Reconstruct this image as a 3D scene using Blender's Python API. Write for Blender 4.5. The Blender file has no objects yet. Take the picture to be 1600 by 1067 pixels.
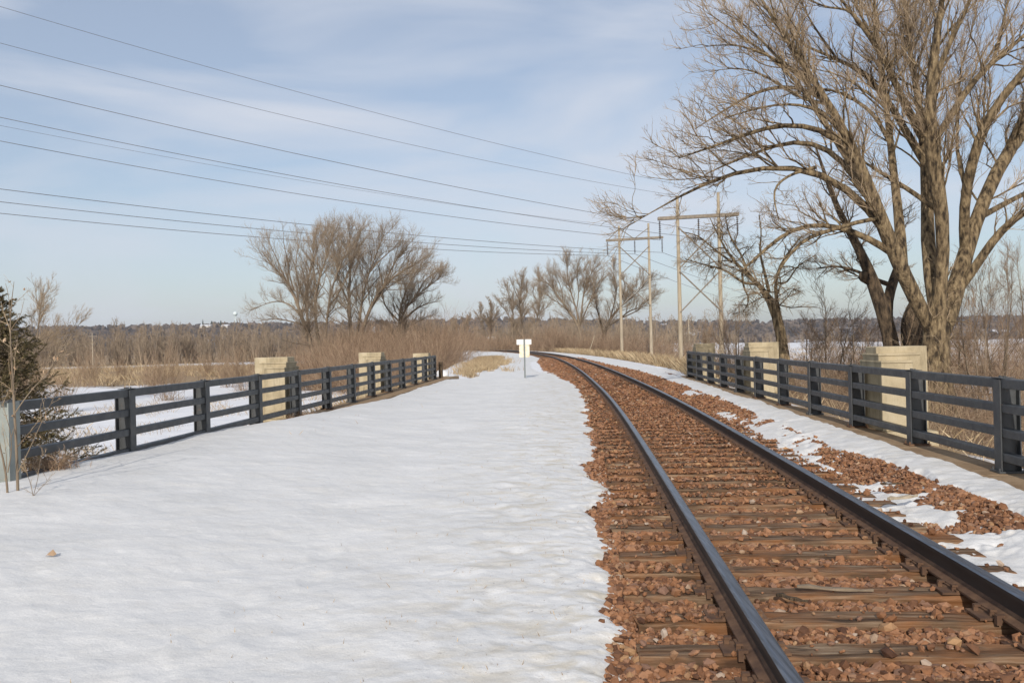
import bpy, math, random
import numpy as np
from mathutils import Matrix, Vector
rng = np.random.default_rng(7)
random.seed(7)
sc = bpy.context.scene
COL = sc.collection
R = math.radians

# ------------------------------------------------------------------ camera, sky, sun, exposure
FPX = 1365.0; ROLL = 0.0244; EYE = 1.6
cs, sn = math.cos(ROLL), math.sin(ROLL)
cam = bpy.data.cameras.new('camera'); cam.lens = 36 * FPX / 1600; cam.sensor_width = 36
cam.clip_start = 0.05; cam.clip_end = 9000; cam.shift_y = 1.5 / 1600
camo = bpy.data.objects.new('camera', cam); COL.objects.link(camo)
camo.matrix_world = Matrix(((cs, sn, 0, 0), (0, 0, -1, 0), (-sn, cs, 0, EYE), (0, 0, 0, 1)))
sc.camera = camo
SUN_EL, SUN_AZ = 28.0, 7.0         # light travels towards +Y, turned this many degrees to the right
world = bpy.data.worlds.new('World'); sc.world = world; world.use_nodes = True
nt = world.node_tree; nt.nodes.clear()
def N(nt, t, **k):
    n = nt.nodes.new(t)
    for a, b in k.items(): setattr(n, a, b)
    return n
wo = N(nt, 'ShaderNodeOutputWorld'); bg = N(nt, 'ShaderNodeBackground')
sky = N(nt, 'ShaderNodeTexSky', sky_type='NISHITA'); sky.sun_disc = False
sky.sun_elevation = R(SUN_EL); sky.sun_rotation = R(180 + SUN_AZ); sky.air_density = 1.0; sky.dust_density = 1.3; sky.ozone_density = 2.0
tc = N(nt, 'ShaderNodeTexCoord'); sep = N(nt, 'ShaderNodeSeparateXYZ')
nt.links.new(tc.outputs['Generated'], sep.inputs[0])
mp = N(nt, 'ShaderNodeMapping'); mp.inputs['Scale'].default_value = (1.3, 1.3, 5.5); mp.inputs['Rotation'].default_value = (0, R(9), 0)
mp.inputs['Location'].default_value = (0.35, 0, 0.9)
nt.links.new(tc.outputs['Generated'], mp.inputs['Vector'])
n1 = N(nt, 'ShaderNodeTexNoise'); n1.inputs['Scale'].default_value = 1.7; n1.inputs['Detail'].default_value = 5; n1.inputs['Roughness'].default_value = 0.5
n1.inputs['Distortion'].default_value = 0.5
nt.links.new(mp.outputs[0], n1.inputs['Vector'])
cr = N(nt, 'ShaderNodeValToRGB'); cr.color_ramp.elements[0].position = 0.42; cr.color_ramp.elements[1].position = 0.66
cr.color_ramp.elements[0].color = (0.34, 0.34, 0.34, 1); cr.color_ramp.elements[1].color = (0.86, 0.86, 0.86, 1)
nt.links.new(n1.outputs['Fac'], cr.inputs[0])
mx = N(nt, 'ShaderNodeMixRGB'); mx.inputs['Color2'].default_value = (5.9, 6.2, 6.9, 1)
nt.links.new(cr.outputs[0], mx.inputs['Fac']); nt.links.new(sky.outputs[0], mx.inputs['Color1'])
nt.links.new(mx.outputs[0], bg.inputs['Color']); bg.inputs['Strength'].default_value = 0.118
nt.links.new(bg.outputs[0], wo.inputs['Surface'])
sl = bpy.data.lights.new('sun', 'SUN'); sl.energy = 3.6; sl.angle = R(0.53); sl.color = (1.0, 0.93, 0.83)
so = bpy.data.objects.new('sun', sl); COL.objects.link(so)
ld = Vector((math.sin(R(SUN_AZ)) * math.cos(R(SUN_EL)), math.cos(R(SUN_AZ)) * math.cos(R(SUN_EL)), -math.sin(R(SUN_EL))))
so.rotation_euler = ld.to_track_quat('-Z', 'Y').to_euler()
sc.view_settings.view_transform = 'Standard'; sc.view_settings.look = 'None'
sc.view_settings.exposure = 0.0; sc.view_settings.gamma = 1.0
sc.render.engine = 'CYCLES'; sc.cycles.max_bounces = 5; sc.cycles.transparent_max_bounces = 4

# ------------------------------------------------------------------ measuring helpers
def uv(x, y):
    a, b = x - 800.0, y - 533.5
    return a * cs - b * sn, a * sn + b * cs - 1.5
def G(x, y, D):                     # point seen at photo (x, y) lying D below the eye
    u, v = uv(x, y); Y = D * FPX / v
    return (u / FPX * Y, Y, EYE - D)
def A(x, y, Y):                     # point seen at photo (x, y) at distance Y
    u, v = uv(x, y)
    return (u / FPX * Y, Y, EYE - v / FPX * Y)
TY = np.array([-30, -10, 0, 4.7, 7.15, 10, 12.9, 16.7, 22.5, 29.3, 38.6, 47, 63, 81.5, 103, 126, 152, 182, 215, 250, 290.])
TX = np.array([-0.35, 0.95, 1.62, 1.97, 2.17, 2.39, 2.61, 2.89, 3.25, 3.56, 3.95, 4.23, 4.58, 4.66, 4.15, 2.8, 0.15, -3.9, -9.6, -17.5, -29.])
_pf = np.linspace(-30, 290, 1281); _px = np.interp(_pf, TY, TX)
for _ in range(6):
    _px = np.convolve(np.pad(_px, 12, mode='reflect', reflect_type='odd'), np.ones(25) / 25, 'valid')
def xc(Y): return np.interp(Y, _pf, _px)
def fl(Y): return -5.865 + 0.0645 * Y        # left railing line
def fr(Y): return 4.56 + 0.0645 * Y          # right railing line

def vnoise(x, y, seed=0):
    x = np.asarray(x, float); y = np.asarray(y, float)
    xi = np.floor(x).astype(np.int64); yi = np.floor(y).astype(np.int64)
    fx = x - xi; fy = y - yi; fx = fx * fx * (3 - 2 * fx); fy = fy * fy * (3 - 2 * fy)
    def h(a, b):
        n = (a * 374761393 + b * 668265263 + seed * 1442695041) & 0xffffffff
        n = ((n ^ (n >> 13)) * 1274126177) & 0xffffffff
        return ((n ^ (n >> 16)) & 0xffff) / 65535.0
    return ((h(xi, yi) * (1 - fx) + h(xi + 1, yi) * fx) * (1 - fy) + (h(xi, yi + 1) * (1 - fx) + h(xi + 1, yi + 1) * fx) * fy) * 2 - 1
def fbm(x, y, o=4, seed=0, g=0.5):
    s = 0; a = 1; t = 0
    for i in range(o):
        s = s + a * vnoise(np.asarray(x) * 2 ** i, np.asarray(y) * 2 ** i, seed + i * 17); t += a; a *= g
    return s / t
def sm(a, b, x):
    t = np.clip((np.asarray(x, float) - a) / (b - a), 0, 1); return t * t * (3 - 2 * t)

# ------------------------------------------------------------------ object helpers
def tag(o, label=None, cat=None, group=None, kind=None):
    if label: o['label'] = label
    if cat: o['category'] = cat
    if group: o['group'] = group
    if kind: o['kind'] = kind
    return o
def thing(name, label, cat, loc=(0, 0, 0), group=None, rz=0):
    o = bpy.data.objects.new(name, None); COL.objects.link(o); o.location = loc; o.rotation_euler = (0, 0, rz)
    o.empty_display_size = 0.3
    return tag(o, label, cat, group)
def link_mesh(name, me, mat, parent=None):
    me.materials.clear()
    for m in (mat if isinstance(mat, (list, tuple)) else [mat]): me.materials.append(m)
    o = bpy.data.objects.new(name, me); COL.objects.link(o)
    if parent: o.parent = parent
    return o
def mesh_np(name, V, F, smooth=False):
    """F: (n,k) array, all faces the same size, or a list of such arrays."""
    V = np.asarray(V, np.float32)
    Fs = F if isinstance(F, list) else [F]
    Fs = [np.asarray(f, np.int32) for f in Fs if len(f)]
    me = bpy.data.meshes.new(name)
    me.vertices.add(len(V)); me.vertices.foreach_set('co', V.ravel())
    loops = np.concatenate([f.ravel() for f in Fs]); tot = np.concatenate([np.full(len(f), f.shape[1], np.int32) for f in Fs])
    st = np.concatenate([[0], np.cumsum(tot)[:-1]]).astype(np.int32)
    me.loops.add(len(loops)); me.loops.foreach_set('vertex_index', loops)
    me.polygons.add(len(tot)); me.polygons.foreach_set('loop_start', st); me.polygons.foreach_set('loop_total', tot)
    me.update(calc_edges=True)
    me.polygons.foreach_set('use_smooth', np.full(len(tot), smooth)); me.update()
    return me
class MB:
    def __init__(s): s.v = []; s.f = []
    def add(s, v, f):
        b = len(s.v); s.v += [tuple(p) for p in v]; s.f += [tuple(i + b for i in q) for q in f]
    def box(s, x0, x1, y0, y1, z0, z1, M=None):
        v = [(x, y, z) for z in (z0, z1) for y in (y0, y1) for x in (x0, x1)]
        if M is not None: v = [tuple(M @ Vector(p)) for p in v]
        s.add(v, [(0, 2, 3, 1), (4, 5, 7, 6), (0, 1, 5, 4), (2, 6, 7, 3), (0, 4, 6, 2), (1, 3, 7, 5)])
    def tube(s, p0, p1, r0, r1=None, n=8, cap=True):
        r1 = r0 if r1 is None else r1
        p0 = Vector(p0); p1 = Vector(p1); t = (p1 - p0).normalized()
        a = t.orthogonal().normalized(); b = t.cross(a)
        v = []
        for p, r in ((p0, r0), (p1, r1)):
            for i in range(n):
                q = 2 * math.pi * i / n; v.append(p + a * math.cos(q) * r + b * math.sin(q) * r)
        f = [(i, (i + 1) % n, n + (i + 1) % n, n + i) for i in range(n)]
        if cap: f += [tuple(range(n - 1, -1, -1)), tuple(range(n, 2 * n))]
        s.add(v, f)
    def disc_stack(s, c, prof, n=12):      # lathe about z through c, prof = [(r, z)]
        v = []; f = []
        for r, z in prof:
            for i in range(n):
                q = 2 * math.pi * i / n; v.append((c[0] + r * math.cos(q), c[1] + r * math.sin(q), c[2] + z))
        for k in range(len(prof) - 1):
            for i in range(n): f.append((k * n + i, k * n + (i + 1) % n, (k + 1) * n + (i + 1) % n, (k + 1) * n + i))
        f += [tuple(range(n - 1, -1, -1)), tuple(range((len(prof) - 1) * n, len(prof) * n))]
        s.add(v, f)
    def build(s, name, mat, parent=None, bevel=0, smooth=False):
        me = bpy.data.meshes.new(name); me.from_pydata(s.v, [], s.f); me.update()
        if smooth:
            for p in me.polygons: p.use_smooth = True
        o = link_mesh(name, me, mat, parent)
        if bevel:
            b = o.modifiers.new('bevel', 'BEVEL'); b.width = bevel; b.segments = 2; b.limit_method = 'ANGLE'; b.angle_limit = R(40)
        return o

# ------------------------------------------------------------------ materials
def mat(name):
    m = bpy.data.materials.new(name); m.use_nodes = True
    nt = m.node_tree; b = nt.nodes['Principled BSDF']; return m, nt, b
def ramp(nt, stops, src, interp='LINEAR'):
    r = N(nt, 'ShaderNodeValToRGB'); r.color_ramp.interpolation = interp
    e = r.color_ramp.elements
    while len(e) < len(stops): e.new(0.5)
    for i, (p, c) in enumerate(stops): e[i].position = p; e[i].color = (*c, 1)
    nt.links.new(src, r.inputs[0]); return r.outputs[0]
def noise(nt, scale, detail=4, rough=0.55, vec=None, stretch=None, dist=0):
    n = N(nt, 'ShaderNodeTexNoise'); n.inputs['Scale'].default_value = scale; n.inputs['Detail'].default_value = detail
    n.inputs['Roughness'].default_value = rough; n.inputs['Distortion'].default_value = dist
    if vec is None:
        t = N(nt, 'ShaderNodeTexCoord'); vec = t.outputs['Object']
    if stretch:
        m = N(nt, 'ShaderNodeMapping'); m.inputs['Scale'].default_value = stretch; nt.links.new(vec, m.inputs['Vector']); vec = m.outputs[0]
    nt.links.new(vec, n.inputs['Vector']); return n.outputs['Fac']
def mixc(nt, fac, a, b, mode='MIX'):
    m = N(nt, 'ShaderNodeMixRGB', blend_type=mode)
    for s, v in (('Fac', fac), ('Color1', a), ('Color2', b)):
        if isinstance(v, (int, float)): m.inputs[s].default_value = v
        elif isinstance(v, tuple): m.inputs[s].default_value = (*v, 1)
        else: nt.links.new(v, m.inputs[s])
    return m.outputs[0]
def math_(nt, op, a, b=0.0):
    m = N(nt, 'ShaderNodeMath', operation=op)
    for i, v in enumerate((a, b)):
        if isinstance(v, (int, float)): m.inputs[i].default_value = v
        else: nt.links.new(v, m.inputs[i])
    return m.outputs[0]
def bump(nt, b, h, strength=0.5, dist=0.02, prev=None):
    n = N(nt, 'ShaderNodeBump'); n.inputs['Strength'].default_value = strength; n.inputs['Distance'].default_value = dist
    nt.links.new(h, n.inputs['Height'])
    if prev is not None: nt.links.new(prev, n.inputs['Normal'])
    nt.links.new(n.outputs[0], b.inputs['Normal']); return n.outputs[0]
def simple(name, stops, scale=5, rough=0.8, bstr=0.3, bdist=0.01, metal=0, stretch=None, island=0.0, detail=4):
    m, nt, b = mat(name)
    f = noise(nt, scale, detail, stretch=stretch)
    if island:
        g = N(nt, 'ShaderNodeNewGeometry')
        f = math_(nt, 'ADD', math_(nt, 'MULTIPLY', f, 1 - island), math_(nt, 'MULTIPLY', g.outputs['Random Per Island'], island))
    nt.links.new(ramp(nt, stops, f), b.inputs['Base Color'])
    b.inputs['Roughness'].default_value = rough; b.inputs['Metallic'].default_value = metal
    b.inputs['Specular IOR Level'].default_value = 0.3
    if bstr: bump(nt, b, noise(nt, scale * 4, 4, stretch=stretch), bstr, bdist)
    return m

def snow_material():
    m, nt, b = mat('snow')
    tc = N(nt, 'ShaderNodeTexCoord').outputs['Object']
    at = N(nt, 'ShaderNodeAttribute', attribute_name='dirt').outputs['Fac']
    base = ramp(nt, [(0.3, (0.70, 0.695, 0.68)), (0.7, (0.80, 0.79, 0.77))], noise(nt, 1.1, 4, vec=tc))
    dn = noise(nt, 2.6, 6, 0.6, vec=tc, stretch=(1, 1.9, 1), dist=0.6)
    dfac = math_(nt, 'MULTIPLY', ramp(nt, [(0.46, (0, 0, 0)), (0.66, (1, 1, 1))], dn), at)
    base = mixc(nt, math_(nt, 'MULTIPLY', dfac, 0.7), base, (0.60, 0.54, 0.43))
    sp = noise(nt, 26, 4, 0.65, vec=tc)
    sfac = math_(nt, 'MULTIPLY', ramp(nt, [(0.62, (0, 0, 0)), (0.74, (1, 1, 1))], sp), at)
    base = mixc(nt, math_(nt, 'MULTIPLY', sfac, 0.75), base, (0.34, 0.30, 0.27))
    fine = noise(nt, 90, 2, 0.7, vec=tc)
    base = mixc(nt, 0.24, base, ramp(nt, [(0.3, (0.45, 0.46, 0.5)), (0.7, (1, 1, 1))], fine), 'MULTIPLY')
    nt.links.new(base, b.inputs['Base Color']); b.inputs['Roughness'].default_value = 0.55
    b.inputs['Specular IOR Level'].default_value = 0.35
    n0 = bump(nt, b, noise(nt, 5, 7, 0.62, vec=tc, stretch=(0.8, 1, 1), dist=0.4), 0.12, 0.05)
    n0 = bump(nt, b, noise(nt, 75, 4, 0.7, vec=tc), 0.35, 0.006, n0)
    n0 = bump(nt, b, noise(nt, 16, 7, 0.68, vec=tc, dist=0.2), 0.42, 0.018, n0)
    return m
def ground_material():
    m, nt, b = mat('field')
    tc = N(nt, 'ShaderNodeTexCoord').outputs['Object']
    at = N(nt, 'ShaderNodeAttribute', attribute_name='grass').outputs['Fac']
    n = noise(nt, 0.35, 8, 0.65, vec=tc)
    fac = math_(nt, 'ADD', math_(nt, 'MULTIPLY', n, 0.9), math_(nt, 'SUBTRACT', at, 0.95))
    fac = ramp(nt, [(0.0, (0, 0, 0)), (0.08, (1, 1, 1))], fac)
    sn_ = ramp(nt, [(0.3, (0.70, 0.71, 0.74)), (0.7, (0.80, 0.80, 0.81))], noise(nt, 0.6, 5, vec=tc))
    gr = ramp(nt, [(0.3, (0.15, 0.095, 0.055)), (0.55, (0.34, 0.24, 0.135)), (0.75, (0.46, 0.36, 0.22))], noise(nt, 2.2, 6, 0.7, vec=tc))
    nt.links.new(mixc(nt, fac, sn_, gr), b.inputs['Base Color']); b.inputs['Roughness'].default_value = 0.8
    b.inputs['Specular IOR Level'].default_value = 0.2
    bump(nt, b, noise(nt, 3, 7, 0.65, vec=tc), 0.6, 0.12)
    return m
def hill_material():
    m, nt, b = mat('wooded_hillside')
    tc = N(nt, 'ShaderNodeTexCoord').outputs['Object']
    a = ramp(nt, [(0.35, (0.06, 0.048, 0.042)), (0.6, (0.15, 0.115, 0.09)), (0.75, (0.20, 0.155, 0.12))], noise(nt, 0.02, 8, 0.7, vec=tc, stretch=(1, 0.35, 1)))
    s = ramp(nt, [(0.60, (0, 0, 0)), (0.66, (1, 1, 1))], noise(nt, 0.008, 6, 0.6, vec=tc, stretch=(1, 0.5, 4)))
    nt.links.new(mixc(nt, s, a, (0.7, 0.71, 0.74)), b.inputs['Base Color']); b.inputs['Roughness'].default_value = 1
    b.inputs['Specular IOR Level'].default_value = 0
    return m
def stone_material():
    m, nt, b = mat('ballast_rock')
    g = N(nt, 'ShaderNodeNewGeometry').outputs['Random Per Island']
    c = ramp(nt, [(0.0, (0.085, 0.042, 0.026)), (0.2, (0.20, 0.098, 0.052)), (0.45, (0.30, 0.145, 0.072)), (0.7, (0.37, 0.195, 0.108)), (0.87, (0.23, 0.135, 0.095)), (0.97, (0.41, 0.245, 0.125)), (1.0, (0.46, 0.38, 0.31))], g)
    c = mixc(nt, 0.45, c, ramp(nt, [(0.3, (0.5, 0.42, 0.36)), (0.7, (1.0, 1.0, 1.0))], noise(nt, 30, 5, 0.65)), 'MULTIPLY')
    nt.links.new(c, b.inputs['Base Color']); b.inputs['Roughness'].default_value = 0.85; b.inputs['Specular IOR Level'].default_value = 0.25
    bump(nt, b, noise(nt, 70, 4), 0.4, 0.004)
    return m
def bed_material():
    m, nt, b = mat('ballast_bed')
    v = N(nt, 'ShaderNodeTexVoronoi'); v.inputs['Scale'].default_value = 19
    t = N(nt, 'ShaderNodeTexCoord'); nt.links.new(t.outputs['Object'], v.inputs['Vector'])
    hs = N(nt, 'ShaderNodeSeparateColor'); nt.links.new(v.outputs['Color'], hs.inputs[0])
    c = ramp(nt, [(0.0, (0.09, 0.045, 0.028)), (0.4, (0.20, 0.098, 0.052)), (0.8, (0.30, 0.150, 0.082)), (1.0, (0.36, 0.21, 0.12))], hs.outputs[0])
    c = mixc(nt, 0.6, c, ramp(nt, [(0.35, (0.55, 0.45, 0.4)), (0.65, (1, 1, 1))], noise(nt, 3.2, 5)), 'MULTIPLY')
    nt.links.new(c, b.inputs['Base Color']); b.inputs['Roughness'].default_value = 0.95
    inv = math_(nt, 'SUBTRACT', 1.0, v.outputs['Distance']); bump(nt, b, inv, 0.6, 0.03)
    return m
def tie_material():
    m, nt, b = mat('weathered_tie_wood')
    tc = N(nt, 'ShaderNodeTexCoord').outputs['Object']
    oi = N(nt, 'ShaderNodeObjectInfo').outputs['Random']
    off = N(nt, 'ShaderNodeVectorMath', operation='ADD'); cmb = N(nt, 'ShaderNodeCombineXYZ')
    nt.links.new(math_(nt, 'MULTIPLY', oi, 37.0), cmb.inputs[0]); nt.links.new(math_(nt, 'MULTIPLY', oi, 11.0), cmb.inputs[1])
    nt.links.new(tc, off.inputs[0]); nt.links.new(cmb.outputs[0], off.inputs[1]); vv = off.outputs[0]
    g = noise(nt, 1.0, 8, 0.65, vec=vv, stretch=(1.6, 26, 26), dist=0.4)
    c = ramp(nt, [(0.30, (0.022, 0.014, 0.009)), (0.45, (0.095, 0.055, 0.030)), (0.58, (0.20, 0.135, 0.085)), (0.75, (0.38, 0.30, 0.21))], g)
    st = noise(nt, 1.6, 4, 0.6, vec=vv, stretch=(1, 2.2, 1))
    c = mixc(nt, ramp(nt, [(0.44, (0, 0, 0)), (0.60, (0.85, 0.85, 0.85))], st), c, mixc(nt, 0.6, c, (0.28, 0.11, 0.035)))
    st2 = noise(nt, 2.3, 3, 0.5, vec=vv, stretch=(1, 3, 1))
    c = mixc(nt, ramp(nt, [(0.60, (0, 0, 0)), (0.68, (0.8, 0.8, 0.8))], st2), c, (0.03, 0.018, 0.012))
    nt.links.new(c, b.inputs['Base Color']); b.inputs['Roughness'].default_value = 0.85; b.inputs['Specular IOR Level'].default_value = 0.25
    bump(nt, b, g, 0.8, 0.015)
    return m
def rail_top():
    m, nt, b = mat('polished_rail_head')
    f = noise(nt, 3, 5, vec=None, stretch=(30, 1, 1))
    nt.links.new(ramp(nt, [(0.3, (0.10, 0.11, 0.13)), (0.7, (0.24, 0.26, 0.30))], f), b.inputs['Base Color'])
    b.inputs['Metallic'].default_value = 0.85; b.inputs['Roughness'].default_value = 0.36
    return m
def paint_material():
    m, nt, b = mat('shaded_grey_paint')  # railing grey with its shade darkened into the colour, plus rust and scuffs
    f = noise(nt, 3.0, 6, 0.6)
    c = ramp(nt, [(0.3, (0.042, 0.046, 0.050)), (0.7, (0.068, 0.072, 0.076))], f)
    r = ramp(nt, [(0.60, (0, 0, 0)), (0.70, (1, 1, 1))], noise(nt, 14, 6, 0.7))
    c = mixc(nt, math_(nt, 'MULTIPLY', r, 0.55), c, (0.15, 0.095, 0.065))
    d = ramp(nt, [(0.55, (0, 0, 0)), (0.75, (1, 1, 1))], noise(nt, 4, 7, 0.75))
    c = mixc(nt, math_(nt, 'MULTIPLY', d, 0.45), c, (0.17, 0.17, 0.165))
    nt.links.new(c, b.inputs['Base Color']); nt.links.new(ramp(nt, [(0.3, (0.34, 0.34, 0.34)), (0.7, (0.62, 0.62, 0.62))], noise(nt, 9, 5, 0.7)), b.inputs['Roughness'])
    bump(nt, b, noise(nt, 60, 3), 0.12, 0.003)
    return m
def concrete_material(name, c0, c1, c2):
    m, nt, b = mat(name)
    c = ramp(nt, [(0.3, c0), (0.5, c1), (0.72, c2)], noise(nt, 2.4, 8, 0.62))
    st = ramp(nt, [(0.50, (0, 0, 0)), (0.70, (0.7, 0.7, 0.7))], noise(nt, 2.2, 7, 0.72, stretch=(4, 4, 0.5)))
    c = mixc(nt, st, c, tuple(q * 0.62 for q in c0))
    fine = ramp(nt, [(0.35, (0.72, 0.7, 0.66)), (0.65, (1, 1, 1))], noise(nt, 60, 3))
    nt.links.new(mixc(nt, 0.35, c, fine, 'MULTIPLY'), b.inputs['Base Color'])
    b.inputs['Roughness'].default_value = 0.9; b.inputs['Specular IOR Level'].default_value = 0.2
    bump(nt, b, noise(nt, 40, 5), 0.35, 0.008)
    return m
M_snow = snow_material(); M_field = ground_material(); M_hill = hill_material(); M_stone = stone_material(); M_bed = bed_material()
M_tie = tie_material(); M_railtop = rail_top(); M_paint_shade = paint_material()
M_conc = concrete_material('buff_concrete', (0.31, 0.255, 0.17), (0.45, 0.375, 0.25), (0.53, 0.46, 0.33))
M_curb = concrete_material('stained_concrete', (0.24, 0.16, 0.095), (0.33, 0.23, 0.14), (0.40, 0.29, 0.19))
M_rust = simple('rusted_steel', [(0.3, (0.075, 0.042, 0.028)), (0.6, (0.15, 0.085, 0.05)), (0.8, (0.22, 0.13, 0.075))], 9, 0.8, 0.3, 0.004)
M_railside = simple('dark_rail_side', [(0.3, (0.02, 0.018, 0.018)), (0.7, (0.05, 0.04, 0.035))], 7, 0.55, 0.15, 0.003, stretch=(1, 0.2, 1))
M_bark = simple('furrowed_bark', [(0.36, (0.045, 0.033, 0.022)), (0.48, (0.18, 0.13, 0.075)), (0.66, (0.38, 0.285, 0.165))], 11, 0.95, 1.0, 0.08, stretch=(1, 1, 0.3), detail=8)
M_twig = simple('twig_bark', [(0.2, (0.19, 0.135, 0.085)), (0.8, (0.47, 0.36, 0.24))], 1.5, 0.9, 0, island=0.7)
M_bark2 = simple('grey_brown_bark', [(0.3, (0.12, 0.09, 0.065)), (0.7, (0.30, 0.235, 0.165))], 4, 0.95, 0.6, 0.03, stretch=(1, 1, 0.3))
M_darkbark = simple('dark_bark', [(0.36, (0.03, 0.022, 0.016)), (0.64, (0.17, 0.12, 0.075))], 10, 0.95, 1.0, 0.08, stretch=(1, 1, 0.3), detail=8)
M_twig2 = simple('far_twigs', [(0.1, (0.17, 0.125, 0.085)), (0.9, (0.44, 0.345, 0.245))], 0.3, 0.95, 0, island=0.7)
M_brush = simple('brush_stems', [(0.1, (0.12, 0.075, 0.048)), (0.5, (0.29, 0.195, 0.125)), (0.9, (0.45, 0.34, 0.23))], 0.4, 0.95, 0, island=0.8)
M_redbrush = simple('reddish_brush', [(0.1, (0.13, 0.080, 0.052)), (0.5, (0.30, 0.20, 0.13)), (0.9, (0.47, 0.35, 0.24))], 0.3, 0.95, 0, island=0.8)
M_grass = simple('dry_grass', [(0.1, (0.20, 0.14, 0.085)), (0.5, (0.38, 0.28, 0.165)), (0.9, (0.54, 0.43, 0.28))], 0.5, 0.9, 0, island=0.7)
M_needle = simple('spruce_needles', [(0.1, (0.035, 0.036, 0.018)), (0.5, (0.11, 0.095, 0.042)), (0.9, (0.27, 0.19, 0.09))], 1.2, 0.8, 0, island=0.75)
M_darkever = simple('dark_evergreen', [(0.2, (0.02, 0.03, 0.025)), (0.8, (0.05, 0.06, 0.045))], 0.4, 0.9, 0)
M_pole = simple('weathered_pole_wood', [(0.3, (0.30, 0.25, 0.18)), (0.7, (0.46, 0.39, 0.29))], 3, 0.9, 0.3, 0.01, stretch=(3, 3, 0.3))
M_beam = simple('grey_crossarm_wood', [(0.3, (0.17, 0.145, 0.12)), (0.7, (0.28, 0.24, 0.19))], 3, 0.9, 0.2, 0.01)
M_insul = simple('brown_porcelain', [(0.3, (0.05, 0.04, 0.04)), (0.7, (0.10, 0.08, 0.07))], 3, 0.3, 0)
M_wire = simple('dull_wire', [(0.3, (0.10, 0.10, 0.11)), (0.7, (0.14, 0.14, 0.15))], 1, 0.6, 0)
M_white = simple('white_sheet_metal', [(0.3, (0.72, 0.72, 0.70)), (0.7, (0.80, 0.80, 0.78))], 6, 0.5, 0)
M_cream = simple('cream_plate', [(0.30, (0.55, 0.40, 0.22)), (0.45, (0.72, 0.66, 0.50)), (0.7, (0.78, 0.74, 0.62))], 9, 0.6, 0, detail=6)
M_galv = simple('galvanised_steel', [(0.3, (0.13, 0.15, 0.15)), (0.7, (0.20, 0.22, 0.22))], 8, 0.5, 0.1, 0.002)
M_leaf = simple('dead_leaf', [(0.2, (0.26, 0.15, 0.08)), (0.8, (0.50, 0.36, 0.24))], 4, 0.8, 0, island=0.6)
M_paint_lit = simple('sunlit_grey_paint', [(0.3, (0.22, 0.24, 0.225)), (0.7, (0.31, 0.33, 0.305))], 4, 0.5, 0.1, 0.003)  # same railing paint, sunlight on the end post put into a paler colour
M_tower = simple('pale_tower_paint', [(0.3, (0.62, 0.72, 0.72)), (0.7, (0.70, 0.78, 0.78))], 0.2, 0.5, 0)
M_house = simple('far_house_wall', [(0.3, (0.55, 0.50, 0.43)), (0.7, (0.66, 0.62, 0.54))], 0.3, 0.8, 0)
M_roof = simple('far_house_roof', [(0.3, (0.50, 0.51, 0.53)), (0.7, (0.68, 0.69, 0.72))], 0.3, 0.8, 0)

# ------------------------------------------------------------------ ground sheets
def grid_mesh(name, X, Y, Z, smooth=True, keep=None):
    n, m = X.shape
    V = np.stack([X, Y, Z], -1).reshape(-1, 3)
    i = np.arange(n * m).reshape(n, m)
    F = np.stack([i[:-1, :-1], i[:-1, 1:], i[1:, 1:], i[1:, :-1]], -1).reshape(-1, 4)
    if keep is not None:
        F = F[keep.ravel()[F].any(1)]
        used = np.zeros(n * m, bool); used[F.ravel()] = True
        remap = np.cumsum(used) - 1; V = V[used]; F = remap[F]
        return mesh_np(name, V, F, smooth), used
    return mesh_np(name, V, F, smooth), None

EDGE_L = [G(x, y, 1.6) for x, y in ((985, 1350), (968, 1067), (958, 1010), (948, 960), (966, 900), (950, 850), (940, 810), (938, 760), (928, 690), (922, 650), (913, 620), (904, 602), (886, 592), (866, 584), (846, 574), (838, 568), (826, 560))]
EY = np.array([p[1] for p in EDGE_L]); EX = np.array([p[0] for p in EDGE_L])
def edge_left(Y): 
    e = np.interp(Y, EY, EX); far = xc(Y) - 1.75
    return np.where(np.asarray(Y) > 62, np.where(np.asarray(Y) > 90, far, e + (far - e) * sm(62, 90, Y)), e)
ER = [G(x, y, 1.5) for x, y in ((1900, 940), (1600, 817), (1482, 763), (1364, 719), (1296, 696), (1195, 655), (1127, 625), (1060, 601), (1000, 580), (940, 563))]
RY = np.array([p[1] for p in ER]); RX = np.array([p[0] for p in ER])
def edge_right(Y):
    e = np.interp(Y, RY, RX); far = xc(Y) + 1.8
    return e + (far - e) * sm(45, 70, Y)
EC = [G(x, y, 1.5) for x, y in ((1900, 880), (1600, 760), (1482, 729), (1397, 699), (1347, 677), (1229, 642), (1161, 618), (1090, 596))]
CY = np.array([p[1] for p in EC]); CX = np.array([p[0] for p in EC])

def left_shoulder(Y):       # where the left slope of the embankment begins
    Y = np.asarray(Y, float)
    a = np.where(Y < 8.6, -12 + 0 * Y, fl(Y) - 0.35)
    b = np.interp(Y, [39, 46, 58, 90, 162, 300], [-3.3, -3.7, -4.3, -5.2, -8.5, -42])
    w = sm(38.5, 41.5, Y); c = a * (1 - w) + b * w
    return c
def right_shoulder(Y):
    Y = np.asarray(Y, float)
    a = fr(Y) + 0.75; b = xc(Y) + 4.8
    w = sm(35, 50, Y); return a * (1 - w) + b * w
def field_z(X, Y):
    z = -1.9 - 0.6 * sm(40, 160, Y) + 0.10 * fbm(X / 6, Y / 6, 3, 5) + 0.3 * fbm(X / 40, Y / 40, 3, 9)
    z = z - 6.5 * sm(40, 500, X) * sm(80, 500, Y)
    return z
def ground_h(X, Y):
    L = left_shoulder(Y); Rr = right_shoulder(Y)
    w = np.maximum(sm(0, 1, (L - X) / 3.4), sm(0, 1, (X - Rr) / 4.2))
    top = -0.10 - 0.15 * sm(0, 1, (L + 1.5 - X) / 3)
    return top * (1 - w) + field_z(X, Y) * w
k = 8.2
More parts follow.
